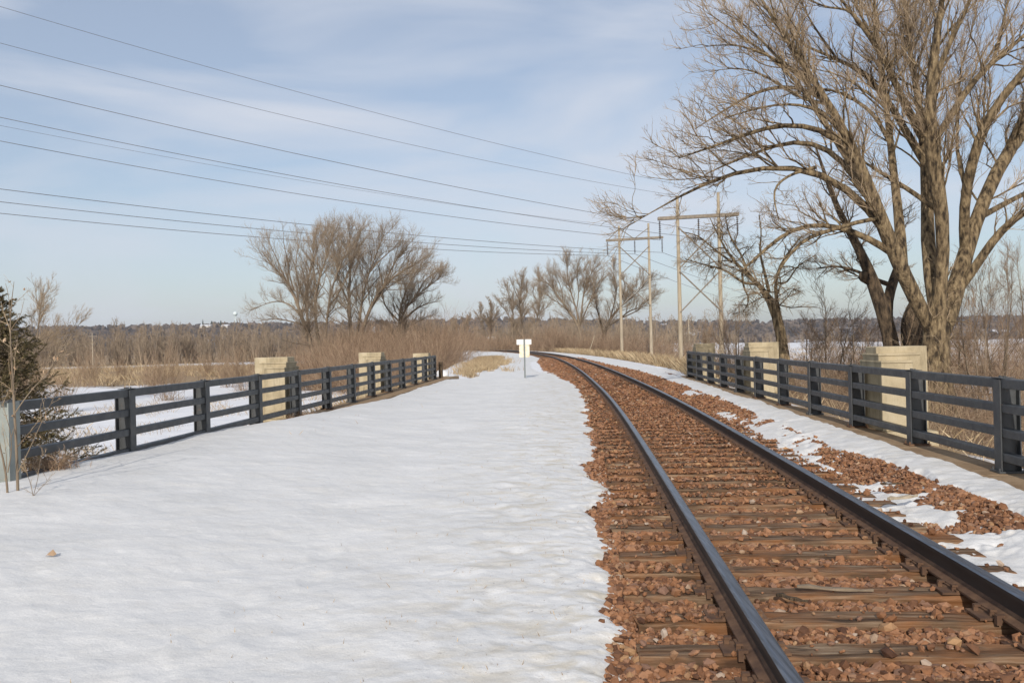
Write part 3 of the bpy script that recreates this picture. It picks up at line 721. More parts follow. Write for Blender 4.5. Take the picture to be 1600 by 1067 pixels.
# ------------------------------------------------------------------ H-frame power poles and wires
def hframe(Yd, base_px, top_px, bar_px, label, peak):
    (bx0, by0), (bx1, by1) = base_px; (tx0, ty0), (tx1, ty1) = top_px; (cx0, cy0), (cx1, cy1) = bar_px
    u0, u1 = A(tx0, ty0, Yd), A(tx1, ty1, Yd)
    xa, xb = u0[0], u1[0]; mid = (xa + xb) / 2
    zt = max(u0[2], u1[2]); 
    c0, c1 = A(cx0, cy0, Yd), A(cx1, cy1, Yd); zc = (c0[2] + c1[2]) / 2
    zg = float(ground_h(np.array([mid]), np.array([Yd]))[0]) - 0.3
    t = thing('power_pole', label, 'power pole', (mid, Yd, zg), 'H-frame power poles beside the railway')
    for x, z in ((xa, u0[2]), (xb, u1[2])):
        mb = MB(); mb.tube((x - mid, 0, 0), (x - mid, 0, z - zg), 0.235, 0.145, 12); mb.build('pole', M_pole, t, smooth=False)
    mb = MB(); sl = (c1[2] - c0[2])
    for yy in (-0.26, 0.16):
        v = [(c0[0] - mid, yy, c0[2] - zg - .16), (c1[0] - mid, yy, c1[2] - zg - .16), (c1[0] - mid, yy + .1, c1[2] - zg - .16), (c0[0] - mid, yy + .1, c0[2] - zg - .16)]
        mb.add(v + [(a, b, c + 0.32) for a, b, c in v], [(0, 3, 2, 1), (4, 5, 6, 7), (0, 1, 5, 4), (1, 2, 6, 5), (2, 3, 7, 6), (3, 0, 4, 7)])
    mb.build('crossarm', M_beam, t)
    # crossed braces
    top = zc - zg
    n = 2 if not peak else 2
    zs = [top - 1.1 - i * 4.4 for i in range(n)]
    for z in zs:
        for a_, b_ in (((xa - mid), (xb - mid)), ((xb - mid), (xa - mid))):
            mb = MB(); yq = -0.2 if a_ < b_ else -0.32
            mb.tube((a_, yq, z - 4.1), (b_, yq, z), 0.075, n=6); mb.build('brace', M_beam, t)
    if peak:
        for px, x in ((c0[0] - mid, xa - mid), (0.0, xa - mid), (0.0, xb - mid)):
            mb = MB(); mb.tube((px * 0.92, -0.25, top), (x, -0.2, u0[2] - zg - 0.4), 0.06, n=6); mb.build('brace', M_beam, t)
    pts = []
    for fx in (0.02, 0.5, 0.98):
        x = c0[0] + (c1[0] - c0[0]) * fx; z = c0[2] + (c1[2] - c0[2]) * fx - 0.16
        mb = MB(); L = 2.0
        prof = [(0.02, 0)]
        for k in range(9):
            zz = -0.2 - k * 0.19; prof += [(0.03, zz + 0.05), (0.15, zz), (0.05, zz - 0.06)]
        prof.append((0.03, -L)); prof = prof[::-1]
        mb.disc_stack((x - mid, -0.05, z - zg), prof, 8); mb.build('insulator', M_insul, t)
        pts.append((x, Yd - 0.05, z - L))
    return pts, [u0, u1]
YA, YB = 88.0, 125.0
ptsA, topA = hframe(YA, ((1063, 572), (1128, 566)), ((1058, 306), (1122, 301)), ((1028, 342), (1154, 335)), 'nearer of the two tall wooden H-frame power poles, left of the great tree', False)
ptsB, topB = hframe(YB, ((973, 562), (1018, 566)), ((967, 353), (1013, 349)), ((947, 376), (1036, 371)), 'farther wooden H-frame power pole with peaked braces above its crossarm', True)
def wire(p0, p1, sag, r, label, grp='power lines strung between the H-frame poles', n=40):
    p0 = np.array(p0); p1 = np.array(p1); t = np.linspace(0, 1, n)[:, None]
    P = p0 + (p1 - p0) * t; P[:, 2] -= (4 * t * (1 - t))[:, 0] * sag
    d = np.gradient(P, axis=0); d /= np.linalg.norm(d, axis=1)[:, None]
    a_ = np.cross(d, (0, 0, 1)); a_ /= np.linalg.norm(a_, axis=1)[:, None]; b_ = np.cross(d, a_)
    V = []; k = 5
    for i in range(n):
        for j in range(k):
            q = 2 * math.pi * j / k; V.append(P[i] + r * (a_[i] * math.cos(q) + b_[i] * math.sin(q)))
    F = [(i * k + j, i * k + (j + 1) % k, (i + 1) * k + (j + 1) % k, (i + 1) * k + j) for i in range(n - 1) for j in range(k)]
    me = bpy.data.meshes.new('power_line'); me.from_pydata([tuple(v) for v in V], [], F); me.update()
    o = link_mesh('power_line', me, M_wire); tag(o, label, 'power line', grp); return o
def ext(p, q, f):                     # run on past the picture's left edge
    p = np.array(p); q = np.array(q); return tuple(p + (q - p) * f)
order = ('topmost', 'second from the top', 'third from the top', 'fourth from the top', 'fifth from the top', 'sixth from the top', 'seventh from the top', 'eighth from the top', 'lowest')
W = [((0, 10), topA[1], 52, .018), ((0, 67), topA[0], 52, .018), ((0, 133), ptsA[2], 56, .026), ((0, 183), ptsA[1], 58, .026), ((0, 196), topB[0], 72, .016), ((0, 220), ptsA[0], 60, .026), ((0, 295), ptsB[2], 70, .030), ((0, 315), ptsB[1], 72, .030), ((0, 333), ptsB[0], 74, .030)]
for i, (px, end, Yl, r) in enumerate(W):
    q = A(px[0], px[1], Yl)
    far = 1.12
    e = ext(end, q, far); s_ = 0.9
    e = (e[0], e[1], e[2] + 4 * 0.1 * s_)
    wire(end, e, s_, r * (0.85 if i < 6 else .95), order[i] + ' of the power lines crossing the sky from the left edge')
for i, (p, px) in enumerate(((ptsB[2], (1420, 500)), (ptsB[1], (1380, 506)), (ptsB[0], (1330, 510)))):
    wire(p, A(px[0], px[1], 420), 3.0, 0.030, ('upper', 'middle', 'lower')[i] + ' of three thin lines falling from the farther pole down to the right', 'power lines leaving the poles to the right')

# ------------------------------------------------------------------ trees
def resample(P, Rd, m):
    P = np.asarray(P, float); Rd = np.asarray(Rd, float)
    s = np.concatenate([[0], np.cumsum(np.linalg.norm(np.diff(P, axis=0), axis=1))])
    q = np.linspace(0, s[-1], m)
    out = np.stack([np.interp(q, s, P[:, i]) for i in range(3)], -1)
    for _ in range(2):
        o2 = out.copy(); o2[1:-1] = (out[:-2] + 2 * out[1:-1] + out[2:]) / 4; out = o2
    return out, np.interp(q, s, Rd)
def tubes(P, Rd, k):
    """P (N,m,3), Rd (N,m) -> V, F"""
    N_, m, _ = P.shape
    T = np.gradient(P, axis=1); T /= np.linalg.norm(T, axis=2, keepdims=True) + 1e-9
    ov = P[:, -1] - P[:, 0]; ref = np.where((np.abs(ov[:, 2]) > 0.7 * np.linalg.norm(ov, axis=1))[:, None], np.array([[1., 0.2, 0]]), np.array([[0, 0, 1.]]))
    a_ = np.cross(T, ref[:, None, :]); a_ /= np.linalg.norm(a_, axis=2, keepdims=True) + 1e-9; b_ = np.cross(T, a_)
    q = np.arange(k) * 2 * np.pi / k
    V = P[:, :, None, :] + Rd[:, :, None, None] * (a_[:, :, None, :] * np.cos(q)[:, None] + b_[:, :, None, :] * np.sin(q)[:, None])
    V = V.reshape(-1, 3)
    i = np.arange(m - 1); j = np.arange(k)
    f = np.stack([i[:, None] * k + j, i[:, None] * k + (j + 1) % k, (i[:, None] + 1) * k + (j + 1) % k, (i[:, None] + 1) * k + j], -1).reshape(-1, 4)
    F = (f[None] + (np.arange(N_) * m * k)[:, None, None]).reshape(-1, 4)
    return V, F
def kids(P, Rd, count, m, ang, lr, up, jit, rmax, rmin, tmin=0.2, lmin=0.1, out=None, rfac=0.6, lmax=99):
    """children of limbs P (N,m,3): length-weighted, returns P2, R2"""
    N_, mp_, _ = P.shape
    Lp = np.linalg.norm(np.diff(P, axis=1), axis=2).sum(1)
    idx = rng.choice(N_, count, p=Lp / Lp.sum()); t = tmin + (1 - tmin) * rng.random(count) ** 0.85
    ft = t * (mp_ - 1.001); i0 = ft.astype(int); fr_ = (ft - i0)[:, None]
    p0 = P[idx, i0] * (1 - fr_) + P[idx, i0 + 1] * fr_
    T = P[idx, i0 + 1] - P[idx, i0]; T /= np.linalg.norm(T, axis=1, keepdims=True) + 1e-9
    r0 = Rd[idx, i0] * (1 - fr_[:, 0]) + Rd[idx, i0 + 1] * fr_[:, 0]
    pr = rng.normal(size=(count, 3)); pr -= (pr * T).sum(1)[:, None] * T; pr[:, 2] += 0.35 * np.sign(up + 1e-6); pr /= np.linalg.norm(pr, axis=1, keepdims=True)
    an = np.abs(rng.normal(ang, 0.25, count))[:, None]
    d = np.cos(an) * T + np.sin(an) * pr
    if out is not None:
        o = p0 - out; o /= np.linalg.norm(o, axis=1, keepdims=True) + 1e-9; d = d + 0.35 * o
    d /= np.linalg.norm(d, axis=1, keepdims=True)
    L = np.clip(lr * Lp[idx] * (1.05 - 0.65 * t) * rng.uniform(0.55, 1.25, count), lmin, lmax)
    Q = np.zeros((count, m, 3)); Q[:, 0] = p0
    for s in range(1, m):
        d = d + rng.normal(0, jit, (count, 3)); d[:, 2] += up; d /= np.linalg.norm(d, axis=1, keepdims=True)
        Q[:, s] = Q[:, s - 1] + d * (L / (m - 1))[:, None]
    rb = np.clip(np.minimum(r0 * rfac, L * 0.02 + rmin), rmin, rmax)
    R2 = rb[:, None] * (1 - 0.72 * np.linspace(0, 1, m))[None]; R2 = np.maximum(R2, rmin * 0.55)
    return Q, R2
def merge(parts):
    V = []; F = []; b = 0
    for v, f in parts:
        V.append(v); F.append(f + b); b += len(v)
    return np.concatenate(V), np.concatenate(F)
def tree_object(label, cat, base, stems, levels, bark, twig, group=None, name='bare_tree', sides=10, out=None):
    """stems: list of (pts, radii) in world space; levels: kwargs for kids; trunk + crown parts, local to base"""
    base = np.array(base, float)
    S = [resample(p, r, 12) for p, r in stems]
    P = np.stack([s[0] for s in S]) - base; Rd = np.stack([s[1] for s in S])
    t = thing(name, label, cat, tuple(base), group)
    main = [tubes(P, Rd, sides)]; crown = []
    outp = None if out is None else np.array(out) - base
    cur = (P, Rd)
    allb = []
    for i, lv in enumerate(levels):
        kw = dict(lv); kw.setdefault('out', outp); src = kw.pop('src', 'last'); k_ = kw.pop('sides', 3); dest = kw.pop('dest', 'crown')
        if src == 'all':
            mm = max(a_.shape[1] for a_, _ in allb)
            ps = [(a_, b_) for a_, b_ in allb if a_.shape[1] == mm]; srcP = (np.concatenate([a_ for a_, _ in ps]), np.concatenate([b_ for _, b_ in ps]))
        else: srcP = cur
        cur = kids(srcP[0], srcP[1], **kw); allb.append(cur)
        (main if dest == 'trunk' else crown).append(tubes(cur[0], cur[1], k_))
    V, F = merge(main); link_mesh('trunk', mesh_np('trunk', V, F, True), bark, t)
    if crown:
        V, F = merge(crown); link_mesh('crown', mesh_np('crown', V, F, True), twig, t)
    return t

# the great cottonwood on the right: limbs set out in the plane of the trunk, each leaning toward or away from the viewer
YT = 24.0
PLACED = []
def limb(pts, lean=0.0, sc_=1.905, ox=960, oy=0, Yd=YT, thin=1.0):
    P = []; Rr = []
    x0, y0 = pts[0][0], pts[0][1]; acc = 0; px, py = x0, y0; w = 10
    cand = [(math.hypot(a_[0] - x0, a_[1] - y0), a_[2], a_[0], a_[1]) for a_ in PLACED if a_[3] == (Yd, sc_)]
    Yb = Yd
    if cand and min(cand)[0] < 48:
        _, Yb, nx_, ny_ = min(cand); pts = [(nx_, ny_) + tuple(pts[0][2:])] + list(pts[1:]); px, py = nx_, ny_
    for q in pts:
        if len(q) > 2: w = q[2]
        acc += math.hypot(q[0] - px, q[1] - py) / sc_ / FPX * Yd; px, py = q[0], q[1]
        Y_ = Yb + lean * acc
        P.append(A(q[0] / sc_ + ox, q[1] / sc_ + oy, Y_)); Rr.append(w / sc_ / FPX * Yd / 2 * thin)
    n_ = len(pts)
    for i in range(n_ - 1):
        for k_ in range(6):
            t = k_ / 6; PLACED.append((pts[i][0] * (1 - t) + pts[i + 1][0] * t, pts[i][1] * (1 - t) + pts[i + 1][1] * t, P[i][1] * (1 - t) + P[i + 1][1] * t, (Yd, sc_)))
    return P, Rr
# widths/paths measured on the photograph
LT = [
 ([(955, 1130, 110), (955, 1060, 92), (957, 985, 84), (962, 930, 70), (970, 870, 48)], 0),
 ([(975, 1010, 76), (1000, 930, 74), (1018, 870, 62), (1035, 770, 54), (1065, 690, 48), (1105, 580, 46), (1150, 470, 46), (1219, 385, 40), (1300, 300, 30), (1370, 180, 20)], 0.22),
 ([(1045, 745, 38), (1035, 650, 34), (1045, 560, 34), (1070, 460, 34), (1100, 360, 30), (1160, 275, 26), (1219, 215, 22), (1290, 140, 14), (1330, 30, 8)], -0.3),
 ([(1035, 870, 34), (1080, 790, 30), (1130, 705, 28), (1219, 625, 22), (1310, 585, 16), (1420, 560, 8)], -0.25),
 ([(1090, 665, 22), (1150, 612, 20), (1219, 578, 16), (1330, 520, 10), (1420, 480, 5)], 0.5),
 ([(960, 950, 50), (966, 870, 44), (985, 770, 42), (990, 690, 42), (972, 590, 46), (950, 480, 48), (925, 400, 44), (935, 290, 34), (950, 190, 28), (965, 80, 20), (985, -60, 14), (1000, -220, 6)], -0.12),
 ([(935, 940, 52), (930, 850, 46), (925, 760, 48), (940, 670, 46), (930, 560, 38), (925, 450, 34), (915, 340, 26), (890, 210, 20), (865, 90, 15), (860, -80, 9), (850, -200, 4)], 0.35),
 ([(930, 1000, 56), (905, 930, 50), (875, 850, 50), (838, 760, 50), (790, 650, 46), (752, 550, 42), (712, 440, 36), (672, 355, 28), (620, 280, 22), (570, 210, 18), (520, 130, 14), (470, 60, 10), (420, -30, 6)], -0.15),
 ([(862, 810, 40), (858, 700, 36), (835, 570, 28), (822, 430, 24), (815, 330, 20), (795, 230, 18), (780, 120, 14), (772, 0, 10), (770, -150, 5)], 0.35),
 ([(870, 770, 34), (800, 660, 30), (735, 590, 27), (660, 530, 24), (600, 498, 21), (530, 490, 18), (470, 500, 15), (400, 495, 14), (330, 513, 13), (270, 542, 11), (235, 572, 9), (160, 600, 6), (90, 640, 3), (30, 680, 1.6)], -0.12),
 ([(770, 610, 26), (705, 510, 22), (640, 436, 18), (550, 412, 16), (490, 424, 13), (430, 455, 10), (340, 482, 7), (270, 520, 4)], 0.3),
 ([(735, 500, 26), (655, 395, 20), (560, 370, 16), (480, 370, 14), (400, 395, 12), (330, 427, 9), (250, 450, 6), (190, 472, 3)], -0.35),
 ([(650, 320, 17), (590, 268, 14), (520, 255, 12), (440, 262, 11), (375, 300, 8), (300, 345, 5), (240, 385, 3)], 0.25),
 ([(835, 760, 28), (765, 712, 22), (690, 680, 19), (620, 665, 16), (540, 672, 14), (470, 720, 12), (420, 772, 10), (385, 800, 6)], -0.05),
 ([(790, 652, 15), (710, 662, 14), (640, 690, 13), (580, 700, 12), (530, 742, 10), (490, 800, 7), (470, 850, 4)], -0.35),
 ([(925, 420, 36), (870, 325, 28), (830, 232, 22), (790, 150, 18), (740, 80, 14), (690, 20, 10), (630, -60, 5)], -0.3),
 ([(905, 480, 32), (850, 365, 25), (800, 270, 20), (740, 205, 16), (660, 172, 12), (580, 150, 9), (500, 100, 5), (440, 40, 3)], 0.15),
 ([(780, 620, 30), (700, 470, 24), (640, 400, 20), (590, 300, 17), (540, 230, 14), (480, 180, 11), (400, 120, 8), (330, 80, 5), (280, 40, 3)], 0.5),
 ([(965, 430, 26), (1000, 355, 23), (1040, 272, 22), (1100, 202, 18), (1150, 167, 15), (1219, 110, 12), (1300, 30, 7), (1360, -60, 4)], 0.2),
 ([(940, 300, 24), (965, 200, 18), (1010, 105, 13), (1050, 30, 10), (1090, -80, 6), (1120, -180, 3)], -0.35),
 ([(1130, 188, 12), (1150, 110, 10), (1165, 30, 8), (1190, -80, 4)], 0.3),
 ([(745, 90, 12), (700, 20, 9), (640, 30, 7), (560, -10, 5), (480, -60, 3)], -0.3),
 ([(820, 430, 16), (770, 330, 13), (720, 300, 11), (650, 262, 9), (570, 262, 7), (490, 290, 4)], 0.6),
 ([(1000, 640, 18), (870, 560, 16), (800, 520, 12), (740, 480, 8)], 0.6),
 ([(600, 498, 13), (520, 520, 9), (470, 560, 7), (478, 610, 5), (490, 660, 3)], -0.2),
 ([(612, 285, 13), (540, 215, 10), (470, 170, 8), (400, 140, 6), (330, 130, 4), (270, 140, 2)], -0.3),
 ([(590, 250, 12), (500, 190, 10), (430, 110, 7), (370, 60, 5), (310, 30, 3)], 0.4),
 ([(640, 310, 12), (560, 300, 10), (490, 250, 8), (420, 210, 6), (350, 200, 4), (280, 215, 2)], 0.5),
 ([(660, 172, 9), (600, 90, 7), (560, 20, 5), (530, -60, 3)], -0.4),
 ([(700, 420, 14), (620, 330, 11), (560, 310, 9), (480, 310, 7), (400, 330, 5), (330, 350, 3)], -0.5),
 ([(830, 232, 14), (760, 100, 10), (720, 20, 7), (700, -80, 4)], 0.5),
 ([(1055, 560, 14), (1010, 440, 11), (1030, 330, 9), (1020, 220, 7), (1060, 120, 5), (1080, 20, 3)], 0.5),
 ([(1160, 460, 18), (1219, 330, 14), (1290, 240, 9), (1330, 140, 5)], -0.4),
]
gt_base = A(1462, 640, YT)
gt_base = (gt_base[0], YT, float(ground_h(np.array([gt_base[0]]), np.array([YT]))[0]) - 0.1)
stems = [limb(p, l, thin=0.86) for p, l in LT]
tb = gt_base; stems[0][0].insert(0, (tb[0] - .02, tb[1], tb[2])); stems[0][1].insert(0, 0.80)
crown_c = A(1440, 500, YT)
tree_object('great bare cottonwood with many thick spreading limbs, towering behind the right railing', 'tree', gt_base, stems, [
    dict(count=620, m=10, ang=0.66, lr=0.36, up=0.03, jit=0.17, rmax=0.034, rmin=0.011, tmin=0.30, lmin=0.9, lmax=3.0, sides=6, dest='trunk', rfac=0.40),
    dict(count=6000, m=7, ang=0.70, lr=0.50, up=0.035, jit=0.18, rmax=0.013, rmin=0.0070, tmin=0.12, lmin=0.45, lmax=1.3, sides=4),
    dict(count=22000, m=4, ang=0.66, lr=0.55, up=0.04, jit=0.15, rmax=0.0065, rmin=0.0042, tmin=0.12, lmin=0.2, lmax=0.6, sides=3),
    dict(count=22000, m=3, ang=0.6, lr=0.6, up=0.03, jit=0.14, rmax=0.004, rmin=0.0030, tmin=0.15, lmin=0.10, lmax=0.26, sides=3),
    ], M_bark, M_twig, out=crown_c, sides=14, name='cottonwood_tree')

# the dark stems standing just behind it
LT2 = [([(838, 1120, 52), (825, 1000, 46), (800, 920, 44), (765, 835, 40), (748, 765, 30), (705, 695, 24), (665, 645, 20), (652, 585, 16), (622, 510, 11), (600, 440, 6)], 0.1),
       ([(818, 955, 34), (812, 890, 30), (825, 850, 30), (850, 785, 24), (862, 700, 16), (850, 620, 9)], 0.2),
       ([(745, 840, 36), (740, 822, 34), (752, 810, 20)], -0.3),
       ([(900, 1120, 80), (895, 1030, 76), (880, 960, 60), (900, 900, 40)], 0.1),
       ([(815, 850, 16), (770, 830, 12), (720, 805, 9), (660, 790, 6), (600, 800, 4)], 0.2)]
b2 = A(1395, 640, 27.5); b2 = (b2[0], 27.5, float(ground_h(np.array([b2[0]]), np.array([27.5]))[0]))
tree_object('dark leaning multi-stemmed tree with a sawn-off stub just behind the great cottonwood', 'tree', b2, [limb(p, l, Yd=27.5) for p, l in LT2], [
    dict(count=50, m=7, ang=0.8, lr=0.30, up=0.02, jit=0.18, rmax=0.03, rmin=0.008, tmin=0.35, lmin=0.6, lmax=2.0, sides=5, dest='trunk'),
    dict(count=500, m=6, ang=0.7, lr=0.5, up=0.03, jit=0.18, rmax=0.012, rmin=0.006, lmin=0.3, lmax=1.0, sides=3),
    dict(count=2600, m=4, ang=0.6, lr=0.55, up=0.03, jit=0.16, rmax=0.007, rmin=0.004, lmin=0.15, lmax=0.5, sides=3)], M_darkbark, M_twig, sides=10)

# the crooked small tree left of it
LT3 = [([(518, 1150, 44), (505, 1060, 40), (492, 960, 40), (470, 890, 32), (455, 858, 22), (420, 835, 17), (380, 812, 14), (345, 775, 11), (322, 735, 8), (305, 690, 5), (285, 650, 3)], 0.1),
       ([(515, 1060, 18), (500, 1000, 18), (490, 930, 15), (480, 880, 14), (474, 830, 12), (490, 790, 9), (520, 745, 7), (560, 700, 4)], -0.3),
       ([(460, 870, 14), (445, 800, 10), (430, 750, 8), (440, 690, 5), (430, 640, 3)], 0.3),
       ([(430, 840, 13), (390, 850, 10), (330, 800, 8), (270, 790, 5), (210, 770, 3)], -0.35),
       ([(400, 820, 11), (380, 760, 8), (340, 700, 6), (330, 640, 4)], 0.4),
       ([(380, 812, 9), (385, 860, 7), (405, 890, 5), (380, 935, 3)], -0.1),
       ([(350, 780, 9), (300, 745, 7), (250, 700, 5), (200, 690, 3)], 0.2),
       ([(474, 840, 9), (510, 850, 7), (545, 790, 5), (600, 760, 3)], 0.3)]
b3 = A(1230, 640, 30.0); b3 = (b3[0], 30.0, float(ground_h(np.array([b3[0]]), np.array([30.0]))[0]))
tree_object('small crooked bare tree with drooping branches in front of the nearer power pole', 'tree', b3, [limb(p, l, Yd=30.0, thin=0.8) for p, l in LT3], [
    dict(count=110, m=8, ang=0.85, lr=0.36, up=-0.01, jit=0.24, rmax=0.025, rmin=0.008, tmin=0.4, lmin=0.6, lmax=1.8, sides=5, dest='trunk'),
    dict(count=1100, m=6, ang=0.8, lr=0.5, up=-0.01, jit=0.22, rmax=0.012, rmin=0.006, lmin=0.3, lmax=1.0, sides=3),
    dict(count=4600, m=4, ang=0.7, lr=0.55, up=-0.02, jit=0.2, rmax=0.006, rmin=0.0036, lmin=0.15, lmax=0.5, sides=3)], M_bark, M_twig, sides=10)

# generic bare trees
def fan_stems(base, H, n, spread, r, lean=(0, 0), rs=None, curve=0.3, start=0.0):
    rs = rs or random
    out = []
    for i in range(n):
        a_ = rs.uniform(0, 6.283) if n > 2 else i * 3.1 + rs.uniform(-.5, .5)
        if n > 3: a_ = 6.283 * i / n + rs.uniform(-.4, .4)
        sp = spread * (rs.uniform(0.25, 1.0) if i else 0.15); h = H * rs.uniform(0.72, 1.0) * (1 - 0.25 * sp)
        P = []; Rr = []
        for k_ in range(9):
            t = k_ / 8
            rad = h * sp * (t ** (1.2 - curve)) * 0.8
            P.append((base[0] + math.cos(a_) * rad + lean[0] * t * h + rs.uniform(-1, 1) * 0.022 * H * t, base[1] + math.sin(a_) * rad + lean[1] * t * h, base[2] - 0.1 + h * t))
            Rr.append(r * (1 - 0.95 * t) * (1.0 if i == 0 else 0.75) * (1.35 if k_ == 0 else 1))
        out.append((P, Rr))
    return out
def bare(label, px, Yd, H, n, spread, r, k1, k2, k3, tw, group=None, lean=(0, 0), seed=1, bark=None, twig=None, up=0.05, base=None, name='bare_tree', tmin=0.33, lr=0.44):
    rs = random.Random(seed)
    X = A(px, 560, Yd)[0]
    z = float(ground_h(np.array([X]), np.array([Yd]))[0])
    b_ = (X, Yd, z)
    st = fan_stems(b_, H, n, spread, r, lean, rs)
    c = (X, Yd, z + H * 0.35)
    return tree_object(label, 'tree', b_, st, [
        dict(count=int(k1 * 1.3), m=9, ang=0.68, lr=lr, up=up * .5, jit=0.15, rmax=r * 0.22, rmin=tw * 1.3, tmin=tmin, lmin=H * 0.09, sides=4, dest='trunk', rfac=.5),
        dict(count=k2 * 2, m=6, ang=0.66, lr=0.55, up=up * .6, jit=0.16, rmax=r * 0.07, rmin=tw * .95, tmin=0.12, lmin=H * 0.045, lmax=H * .2, sides=3),
        dict(count=int(k3 * 2.6), m=4, ang=0.56, lr=0.6, up=up * .7, jit=0.12, rmax=tw * .8, rmin=tw * .52, tmin=0.1, lmin=H * 0.022, lmax=H * 0.09, sides=3)],
        bark or M_bark2, twig or M_twig2, group, out=c, sides=7, name=name)
def traced(label, paths, Yd, sc_, ox, oy, basepx, kid, tw, group, bark=None, seed=1, thin=1.0):
    rs = random.Random(seed)
    st = [limb(p, rs.uniform(-.5, .5) if i else 0.0, sc_=sc_, ox=ox, oy=oy, Yd=Yd, thin=thin) for i, p in enumerate(paths)]
    x_ = A(basepx, 580, Yd)[0]; z_ = float(zg(np.array([x_]), np.array([Yd]))[0])
    P0 = st[0][0][0]; st[0][0].insert(0, (P0[0], Yd, z_ - 0.3)); st[0][1].insert(0, st[0][1][0] * 1.1)
    k1, k2, k3, H = kid
    c = np.mean([p for q in st for p in q[0]], axis=0); c[2] -= H * 0.25
    return tree_object(label, 'tree', (x_, Yd, z_), st, [
        dict(count=int(k1 * 1.3), m=9, ang=0.78, lr=0.44, up=0.02, jit=0.15, rmax=0.05, rmin=tw * 1.4, tmin=0.28, lmin=H * 0.07, lmax=H * .26, sides=4, dest='trunk', rfac=.45),
        dict(count=int(k2 * 1.6), m=6, ang=0.78, lr=0.55, up=0.02, jit=0.17, rmax=tw * 1.2, rmin=tw * .7, tmin=0.08, lmin=H * 0.05, lmax=H * .17, sides=3),
        dict(count=int(k3 * 2.0), m=4, ang=0.66, lr=0.6, up=0.03, jit=0.13, rmax=tw * .6, rmin=tw * .40, tmin=0.08, lmin=H * 0.03, lmax=H * 0.085, sides=3)],
        bark or M_bark2, M_twig2, group, out=c, sides=7)
def zg(X, Y): return ground_h(np.asarray(X), np.asarray(Y))
gA = 'trees of the clump behind the left railing'
C2 = dict(sc_=2.965, ox=360, oy=340)
traced('pale-trunked bare tree leaning left, leftmost of the clump behind the left railing', [
 [(405, 740, 24), (400, 690, 23), (375, 600, 20), (340, 480, 18), (305, 400, 14), (290, 320, 11), (240, 260, 8), (190, 210, 5), (150, 190, 3)],
 [(375, 600, 14), (360, 480, 13), (345, 380, 10), (350, 300, 8), (380, 230, 6), (400, 160, 4), (420, 90, 2)],
 [(340, 490, 9), (290, 410, 7), (230, 380, 6), (160, 400, 4), (90, 430, 2)], [(335, 500, 8), (280, 480, 6), (200, 465, 5), (130, 480, 2)],
 [(290, 330, 8), (270, 250, 6), (260, 170, 4), (240, 100, 3), (250, 65, 1)], [(345, 400, 8), (310, 300, 6), (300, 200, 5), (320, 120, 3), (330, 65, 1)],
 [(245, 265, 6), (210, 180, 4), (180, 120, 3), (170, 80, 1)]], 78, basepx=495, kid=(110, 1100, 6000, 13), tw=0.011, group=gA, seed=2, **C2)
traced('bare tree with upright forked limbs, second from the left in the clump', [
 [(428, 740, 22), (425, 690, 20), (415, 600, 18), (395, 500, 14), (385, 400, 12), (400, 300, 10), (440, 200, 7), (470, 120, 4), (480, 75, 2)],
 [(425, 690, 14), (440, 560, 12), (450, 440, 10), (465, 330, 8), (500, 240, 6), (540, 150, 4), (560, 90, 2)],
 [(455, 420, 8), (510, 340, 7), (545, 250, 5), (580, 170, 3), (620, 95, 1)], [(400, 310, 8), (380, 210, 6), (385, 130, 4), (400, 70, 2)]], 79, basepx=504, kid=(90, 900, 5200, 13), tw=0.011, group=gA, seed=3, **C2)
traced('broad bare tree with arching limbs in the middle of the clump behind the left railing', [
 [(575, 760, 24), (565, 640, 20), (555, 500, 17), (550, 400, 14), (545, 300, 10), (560, 200, 7), (590, 110, 4), (600, 65, 2)],
 [(580, 680, 20), (625, 480, 16), (650, 400, 14), (700, 320, 11), (760, 270, 8), (830, 220, 5), (900, 190, 2)],
 [(575, 620, 14), (600, 480, 12), (610, 360, 10), (640, 260, 7), (680, 160, 5), (710, 80, 2)], [(640, 440, 12), (710, 330, 9), (740, 240, 7), (800, 150, 4), (850, 100, 2)],
 [(550, 400, 9), (500, 290, 7), (490, 200, 5), (520, 120, 3)], [(640, 260, 7), (690, 200, 5), (760, 140, 3), (790, 100, 1)]], 82, basepx=553, kid=(130, 1300, 7600, 14), tw=0.011, group=gA, seed=4, **C2)
traced('lower bare tree spreading right at the right-hand end of the clump', [
 [(760, 720, 16), (765, 620, 14), (780, 500, 12), (800, 420, 10), (860, 360, 8), (920, 320, 5), (970, 280, 2)],
 [(790, 500, 10), (850, 430, 8), (900, 400, 5), (955, 390, 2)], [(778, 520, 10), (790, 400, 8), (830, 300, 6), (880, 220, 4), (930, 200, 2)],
 [(780, 480, 9), (720, 420, 7), (700, 350, 5), (720, 280, 3)], [(860, 360, 7), (900, 290, 5), (950, 250, 3), (975, 250, 1)], [(765, 600, 10), (810, 520, 8), (870, 480, 5), (930, 450, 2)]], 86, basepx=617, kid=(110, 1100, 6400, 12), tw=0.011, group=gA, seed=5, **C2)
gB = 'bare trees beyond the bend of the track'
C3 = dict(sc_=4.0, ox=660, oy=400)
traced('slim straight bare tree standing beyond the bend of the track just behind the sign', [
 [(640, 640, 14), (630, 520, 14), (620, 400, 11), (605, 300, 9), (610, 230, 6), (625, 160, 3)], [(610, 330, 7), (560, 270, 5), (500, 260, 3), (460, 280, 1)],
 [(608, 300, 6), (650, 240, 4), (650, 170, 2)], [(618, 400, 7), (660, 340, 5), (700, 300, 3)], [(606, 280, 6), (570, 200, 4), (550, 150, 2)]], 185, basepx=816, kid=(60, 600, 3400, 14), tw=0.024, group=gB, seed=6, **C3)
